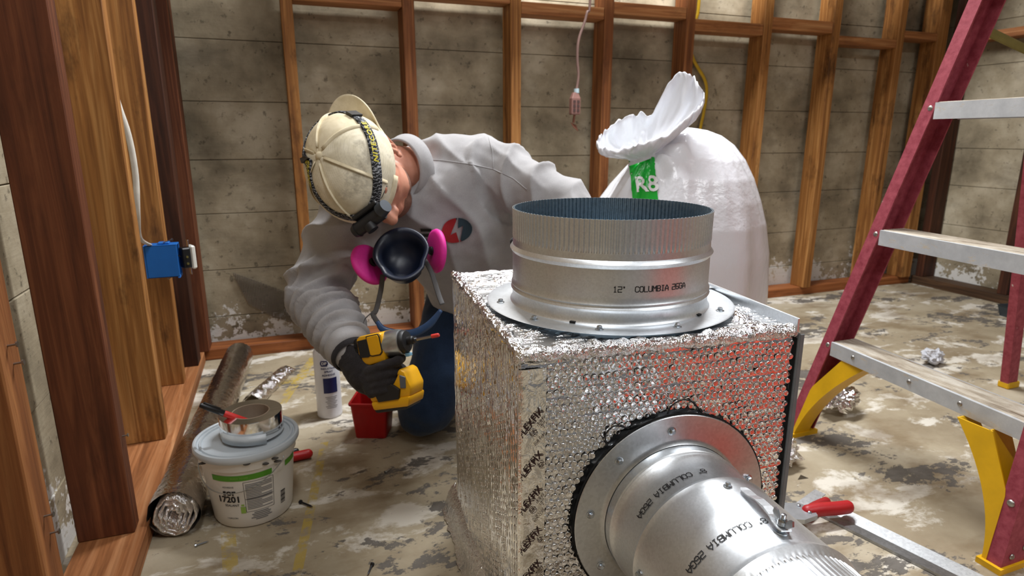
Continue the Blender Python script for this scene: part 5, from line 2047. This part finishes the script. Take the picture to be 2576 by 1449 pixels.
displace(b, lambda p, nn: 0.0010 * fbm(p, 70, 2))
gl = obj('glove', b, GLOVE, per, smooth=True, world=True)
M = Matrix.Translation(WRR + cd * 0.012) @ frame(cd, CU_).to_4x4()
b = B()
b.lathe([(0.036, -0.014), (0.041, -0.014), (0.0425, -0.006), (0.0415, 0.010), (0.037, 0.014)], 40, M)
obj('glove_cuff', b, GLOVE, gl, smooth=True, world=True)
b = B()
hw_ = WRL
hd = Vector((-0.6, -0.75, -0.1)).normalized()
b.tube([hw_, hw_ + hd * 0.05, hw_ + hd * 0.09], [(0.034, 0.022), (0.042, 0.019), (0.036, 0.016)], 16, ref=(0.75, -0.6, 0), sub=3, round_ends=True)
sv = hd.cross(Vector((0, 0, 1))).normalized()
for k, (o_, ln) in enumerate(((-0.028, 0.058), (-0.010, 0.068), (0.010, 0.064), (0.028, 0.050))):
    p0 = hw_ + hd * 0.085 + sv * o_
    b.tube([p0, p0 + hd * ln * 0.5 + Vector((0, 0, 0.004)), p0 + hd * ln + Vector((0, 0, -0.010))], [0.0115, 0.011, 0.009], 10, sub=3, round_ends=True)
p0 = hw_ + hd * 0.03 + sv * 0.036
b.tube([p0, p0 + sv * 0.025 + hd * 0.02, p0 + sv * 0.036 + hd * 0.05], [0.014, 0.012, 0.010], 10, sub=3, round_ends=True)
b = remesh(b, 0.003, 3)
obj('glove', b, GLOVE, per, smooth=True, world=True)

# ------------------------------------------------------------------ cap worn backwards
def cap_mat():
    t = NT('beige_cap_cloth')
    v = t.coord('Object')
    f = t.noise(v, 40, 4, 0.6)
    c = t.ramp(f, [(0.3, S(204, 190, 158)), (0.7, S(226, 214, 186))])
    d = t.noise(v, 22, 5, 0.7)
    c = t.mix(t.math('MULTIPLY', t.mask(d, 0.58, 0.7), 0.45), c, S(140, 122, 94))
    t.set(c, 0.9, 0.0, 0.15)
    t.bump(t.noise(v, 700, 2), 0.15, 0.001)
    return t.m


def capmesh_mat():
    t = NT('cream_cap_mesh')
    v = t.coord('Object', (1, 1, 1), (0.3, 0.5, 0.2))
    w1 = t.n('ShaderNodeTexWave')
    w1.inputs['Scale'].default_value = 105
    t.l(v, w1.inputs['Vector'])
    w2 = t.n('ShaderNodeTexWave', bands_direction='Z')
    w2.inputs['Scale'].default_value = 105
    t.l(v, w2.inputs['Vector'])
    m = t.math('MULTIPLY', w1.outputs['Fac'], w2.outputs['Fac'])
    f = t.noise(v, 30, 4, 0.6)
    base = t.ramp(f, [(0.35, S(208, 198, 172)), (0.7, S(236, 228, 206))])
    c = t.mix(t.math('MULTIPLY', t.mask(m, 0.35, 0.7), 0.14), base, S(120, 106, 86))
    d = t.noise(v, 16, 5, 0.7)
    c = t.mix(t.math('MULTIPLY', t.mask(d, 0.56, 0.7), 0.5), c, S(96, 84, 70))
    t.set(c, 0.9, 0.0, 0.15)
    return t.m


CAPC, CAPM = cap_mat(), capmesh_mat()
CA_, CB_, CC_ = 0.090, 0.117, 0.100
CZ = 0.012
cap = thing('trucker_cap', 'worn beige mesh cap turned backwards on the bent head', 'cap', CM.translation, CM.to_3x3())


def dome(th, ph, off=0.0):
    """th round the head from the left side towards the back, ph from rim (0) to crown (90 degrees)"""
    c = math.cos(ph) ** 0.85
    seam = 1 - 0.012 * max(0, math.cos(th * 6)) ** 20 * 0
    z = CZ + (CC_ + off) * math.sin(ph)
    return Vector(((CA_ + off) * c * math.cos(th), 0.008 + (CB_ + off) * c * math.sin(th), z))


for k in range(6):
    b = B()
    th0 = PI / 6 + k * PI / 3                     # panels; the cloth front panels are at the back of the head
    rings = []
    for j in range(19):
        ph = math.radians(-16 + 105 * j / 18) if j > 0 else math.radians(-16)
        ph = max(ph, math.radians(-16))
        ring = []
        for i in range(13):
            th = th0 + PI / 3 * i / 12
            edge = min(i, 12 - i) / 12
            p = dome(th, max(ph, 0), 0.0015 * min(1, edge * 4))
            if ph < 0:
                p.z += 0.085 * ph
            ring.append(p)
        rings.append(ring)
    b.loft(rings, False, False, closed=False)
    mid = th0 + PI / 6
    pan = obj('panel', b, CAPC if math.sin(mid) > 0.45 else CAPM, cap, smooth=True)
    b = B()
    b.tube([dome(th0, math.radians(q), 0.0018) for q in range(0, 90, 6)], [(0.0011, 0.0042)] * 15, 8)
    obj('seam_tape', b, CAPC, pan, smooth=True)
b = B()
b.lathe([(0.0085, 0.0), (0.0085, 0.003), (0.005, 0.006), (0.001, 0.0068)], 16, Matrix.Translation((0, 0.008, CZ + CC_ - 0.001)), cap1=True)
obj('button', b, CAPC, cap, smooth=True)
b = B()
rings = []
for off in (0.0, 0.0035):
    pass
V = []
NU, NV_ = 28, 12
for j in range(NV_ + 1):
    f = j / NV_
    for i in range(NU + 1):
        a = math.radians(24 + 132 * i / NU)
        x, y = (CA_ - 0.002) * math.cos(a), 0.008 + (CB_ - 0.002) * math.sin(a)
        ln = 0.056 * math.sin(math.radians(180 * i / NU)) ** 0.42
        xx = x * (1 - 0.04 * f)
        yy = y + ln * f
        zz = CZ - 0.020 + 0.016 * f - 0.010 * (x / CA_) ** 2 * (0.5 + f * 0.6)
        V.append(Vector((xx, yy, zz)))
b.faces(V, [(j * (NU + 1) + i, j * (NU + 1) + i + 1, (j + 1) * (NU + 1) + i + 1, (j + 1) * (NU + 1) + i) for j in range(NV_) for i in range(NU)])
bl = obj('bill', b, CAPC, cap, smooth=True)
bl.modifiers.new('thickness', 'SOLIDIFY').thickness = 0.0035
b = B()
b.tube([Vector(((CA_ + 0.001) * math.cos(a), 0.008 + (CB_ + 0.001) * math.sin(a), CZ - 0.026)) for a in [math.radians(200 + 140 * k / 24) for k in range(25)]], [(0.008, 0.0012)] * 25, 8, ref=(0, 0, 1))
obj('back_strap', b, CAPC, cap, smooth=True)

# ------------------------------------------------------------------ headlamp over the cap
hl = thing('headlamp', 'black headlamp with yellow lettered strap worn over the beige cap', 'headlamp', CM.translation, CM.to_3x3())


def strap_mat():
    t = NT('patterned_strap')
    v = t.coord('Object')
    w_ = t.n('ShaderNodeTexWave', bands_direction='DIAGONAL')
    w_.inputs['Scale'].default_value = 60
    w_.inputs['Distortion'].default_value = 9.0
    w_.inputs['Detail Scale'].default_value = 2.0
    t.l(v, w_.inputs['Vector'])
    t.set(t.ramp(w_.outputs['Fac'], [(0.80, S(18, 18, 22)), (0.9, S(150, 152, 156))]), 0.8)
    return t.m


STRAP = strap_mat()


def strap_pt(a, off, w_=0.0):
    """the loop leans: higher at the back of the head on the right side; w_ runs across the band"""
    ph = math.radians(22 + 54 * (0.5 + 0.5 * math.cos(a - math.radians(196))) ** 3.0 - 21 * max(0, -math.sin(a)) ** 2 + w_ / 0.1 * 57.3)
    return dome(a, ph, off)


b = B()
V = []
NS = 120
for k in range(NS):
    a = 2 * PI * k / NS
    for off, w_ in ((0.002, -0.0115), (0.0042, -0.0112), (0.0046, 0.0), (0.0042, 0.0112), (0.002, 0.0115)):
        V.append(strap_pt(a, off, w_))
b.faces(V, [(5 * k + i, 5 * k + i + 1, 5 * ((k + 1) % NS) + i + 1, 5 * ((k + 1) % NS) + i) for k in range(NS) for i in range(4)])
sp_ = obj('strap', b, STRAP, hl, smooth=True)
sp_.modifiers.new('thickness', 'SOLIDIFY').thickness = 0.001
YT = plain('yellow_print', S(206, 190, 50), 0.7)
for a0, flip in ((math.radians(10), 1), (math.radians(200), 1)):
    V, F = text2d('NITECORE', 0.0155, 0.03, space=1.15)
    bt = decal(V, F, lambda x, y: Vector((x, y, 0)))
    bmesh.ops.subdivide_edges(bt.m, edges=bt.m.edges, cuts=1)
    for v in bt.m.verts:
        v.co = strap_pt(a0 - v.co.x / 0.098 * -1, 0.0058, v.co.y)
    obj('printed_text', bt, YT, sp_)
for a0 in (math.radians(52), math.radians(172)):
    b = B()
    F4 = []
    for off in (0.004, 0.009):
        F4.append([strap_pt(a0 - 0.10, off, -0.014), strap_pt(a0 + 0.10, off, -0.014), strap_pt(a0 + 0.10, off, 0.014), strap_pt(a0 - 0.10, off, 0.014)])
    b.loft(F4)
    obj('slider', b, BLK, sp_)
AL = math.radians(290)
pc = strap_pt(AL, 0.006)
nL = (pc - Vector((0, 0.008, CZ))).normalized()
ML = Matrix.Translation(pc) @ frame(nL, (1, 0, 0)).to_4x4()
b = B()
b.box((-0.030, -0.020, -0.004), (0.034, 0.020, 0.006), ML, bev=0.004, seg=2)
br = obj('bracket', b, BDR, hl)
b = B()
b.tube([ML @ Vector((-0.040, 0.0, 0.018)), ML @ Vector((0.030, 0.0, 0.018))], [0.0145, 0.0145], 24)
b.tube([ML @ Vector((-0.046, 0.0, 0.018)), ML @ Vector((-0.036, 0.0, 0.018))], [0.012, 0.016], 24)
lb = obj('lamp_body', b, BDR, hl, smooth=True, angle=40)
b = B()
b.tube([ML @ Vector((0.030, 0.004, 0.016)), ML @ Vector((0.048, 0.010, 0.018))], [0.0155, 0.0135], 24)
obj('lamp_end_cap', b, plain('slate_cap', S(60, 66, 74), 0.4, 0.3), lb, smooth=True, angle=40)
b = B()
b.tube([ML @ Vector((-0.006, 0.004, 0.026)), ML @ Vector((-0.004, -0.002, 0.040))], [0.013, 0.012], 20)
obj('lens_ring', b, BDR, lb, smooth=True, angle=40)

# ------------------------------------------------------------------ respirator hanging below the chin
RC = Vector((0.232, 1.300, 0.556))
rx_ = (CR_ * 0.96 + CU_ * 0.20 - CN_ * 0.10).normalized()
rz_ = (CN_ * 0.80 + CU_ * 0.55 - CR_ * 0.1)
rz_ = (rz_ - rx_ * rz_.dot(rx_)).normalized()
ry_ = rz_.cross(rx_)
rsp = thing('respirator', 'dark blue half mask respirator with two pink filters hanging at the chest', 'respirator', RC, basis(rx_, ry_, rz_))
RBL = plain('navy_rubber', S(10, 20, 40), 0.4, 0, 0.08)
PNK = plain('pink_filter', S(222, 40, 150), 0.6, 0, 0.05, 200, 0.1, 600)
PNKD = plain('pink_filter_face', S(150, 16, 92), 0.7, 0, 0.05)
b = B()
n = 48


def mask_ring(s, z, dy=0.0):
    P = []
    for k in range(n):
        a = 2 * PI * k / n
        x, y = math.cos(a), math.sin(a)
        taper = 1 - 0.20 * (-y if y < 0 else 0) + 0.10 * (y if y > 0 else 0) * 0
        P.append(Vector((0.054 * s * x * taper, 0.060 * s * y - (0.010 * s if y < -0.6 else 0) + dy, z + 0.010 * s * (1 - y * y) * -0.4)))
    return P


b.loft([mask_ring(0.30, -0.050), mask_ring(0.62, -0.046), mask_ring(0.86, -0.028), mask_ring(0.96, -0.008), mask_ring(1.10, 0.004), mask_ring(1.13, 0.008), mask_ring(1.06, 0.010), mask_ring(0.90, 0.002),
        mask_ring(0.80, -0.014), mask_ring(0.62, -0.036), mask_ring(0.28, -0.044)], True, True)
obj('facepiece', b, RBL, rsp, smooth=True)
b = B()
b.lathe([(0.022, -0.064), (0.024, -0.060), (0.024, -0.046)], 24, cap0=True, cap1=True)
obj('exhale_valve', b, BLK, rsp, smooth=True, angle=40)
for s in (-1, 1):
    nd = Vector((s * 0.88, 0.10, -0.40)).normalized() if s > 0 else Vector((-0.72, 0.10, -0.60)).normalized()
    c = Vector((s * 0.068, 0.010, -0.024))
    M = Matrix.Translation(c) @ frame(nd, (0, 1, 0)).to_4x4()
    b = B()
    b.lathe([(0.018, -0.004), (0.040, -0.002), (0.0465, 0.001), (0.0485, 0.006), (0.0465, 0.011), (0.040, 0.013), (0.0, 0.013)], 48, M, cap0=True)
    fl_ = obj('filter_disc', b, PNK, rsp, smooth=True, angle=60)
    b = B()
    b.lathe([(0.008, -0.010), (0.010, -0.008), (0.010, -0.002)], 24, M, cap0=True, cap1=True)
    obj('filter_mount', b, BLK, fl_, smooth=True, angle=40)
WS = plain('grey_elastic', S(84, 82, 82), 0.7)
P_ = lambda px, py, d: Vector((0, 0, 0.80)) + (CR_ * ((px - 1288) / 1560) + CU_ * (-(py - 724.5) / 1560) - CN_) * d
b = B()
b.tube([P_(962, 690, 1.33), P_(957, 730, 1.33), P_(945, 780, 1.33), P_(937, 790, 1.33), P_(950, 812, 1.33)], [(0.0055, 0.0008)] * 5, 8, ref=CR_, sub=4)
obj('elastic_strap', b, WS, rsp, smooth=True, world=True)
b = B()
b.tube([P_(1068, 655, 1.34), P_(1085, 685, 1.34), P_(1096, 720, 1.33), P_(1104, 745, 1.32), P_(1112, 765, 1.31)], [(0.0055, 0.0008)] * 5, 8, ref=CR_, sub=4)
obj('elastic_strap', b, WS, rsp, smooth=True, world=True)
b = B()
b.tube([P_(935, 785, 1.33), P_(915, 805, 1.33), P_(909, 835, 1.33), P_(913, 860, 1.32)], 0.0012, 6, sub=5)
obj('strap_cord', b, WS, rsp, smooth=True, world=True)
b = B()
b.tube([P_(948, 808, 1.33), P_(963, 828, 1.33), P_(1000, 838, 1.33), P_(1042, 836, 1.33), P_(1080, 815, 1.32), P_(1108, 780, 1.31)], [(0.0045, 0.0030), (0.0075, 0.0035), (0.0085, 0.0035), (0.0085, 0.0035), (0.0080, 0.0035), (0.005, 0.003)], 10, ref=CU_, sub=5)
obj('head_cradle', b, plain('blue_cradle', S(54, 84, 128), 0.35), rsp, smooth=True, world=True)
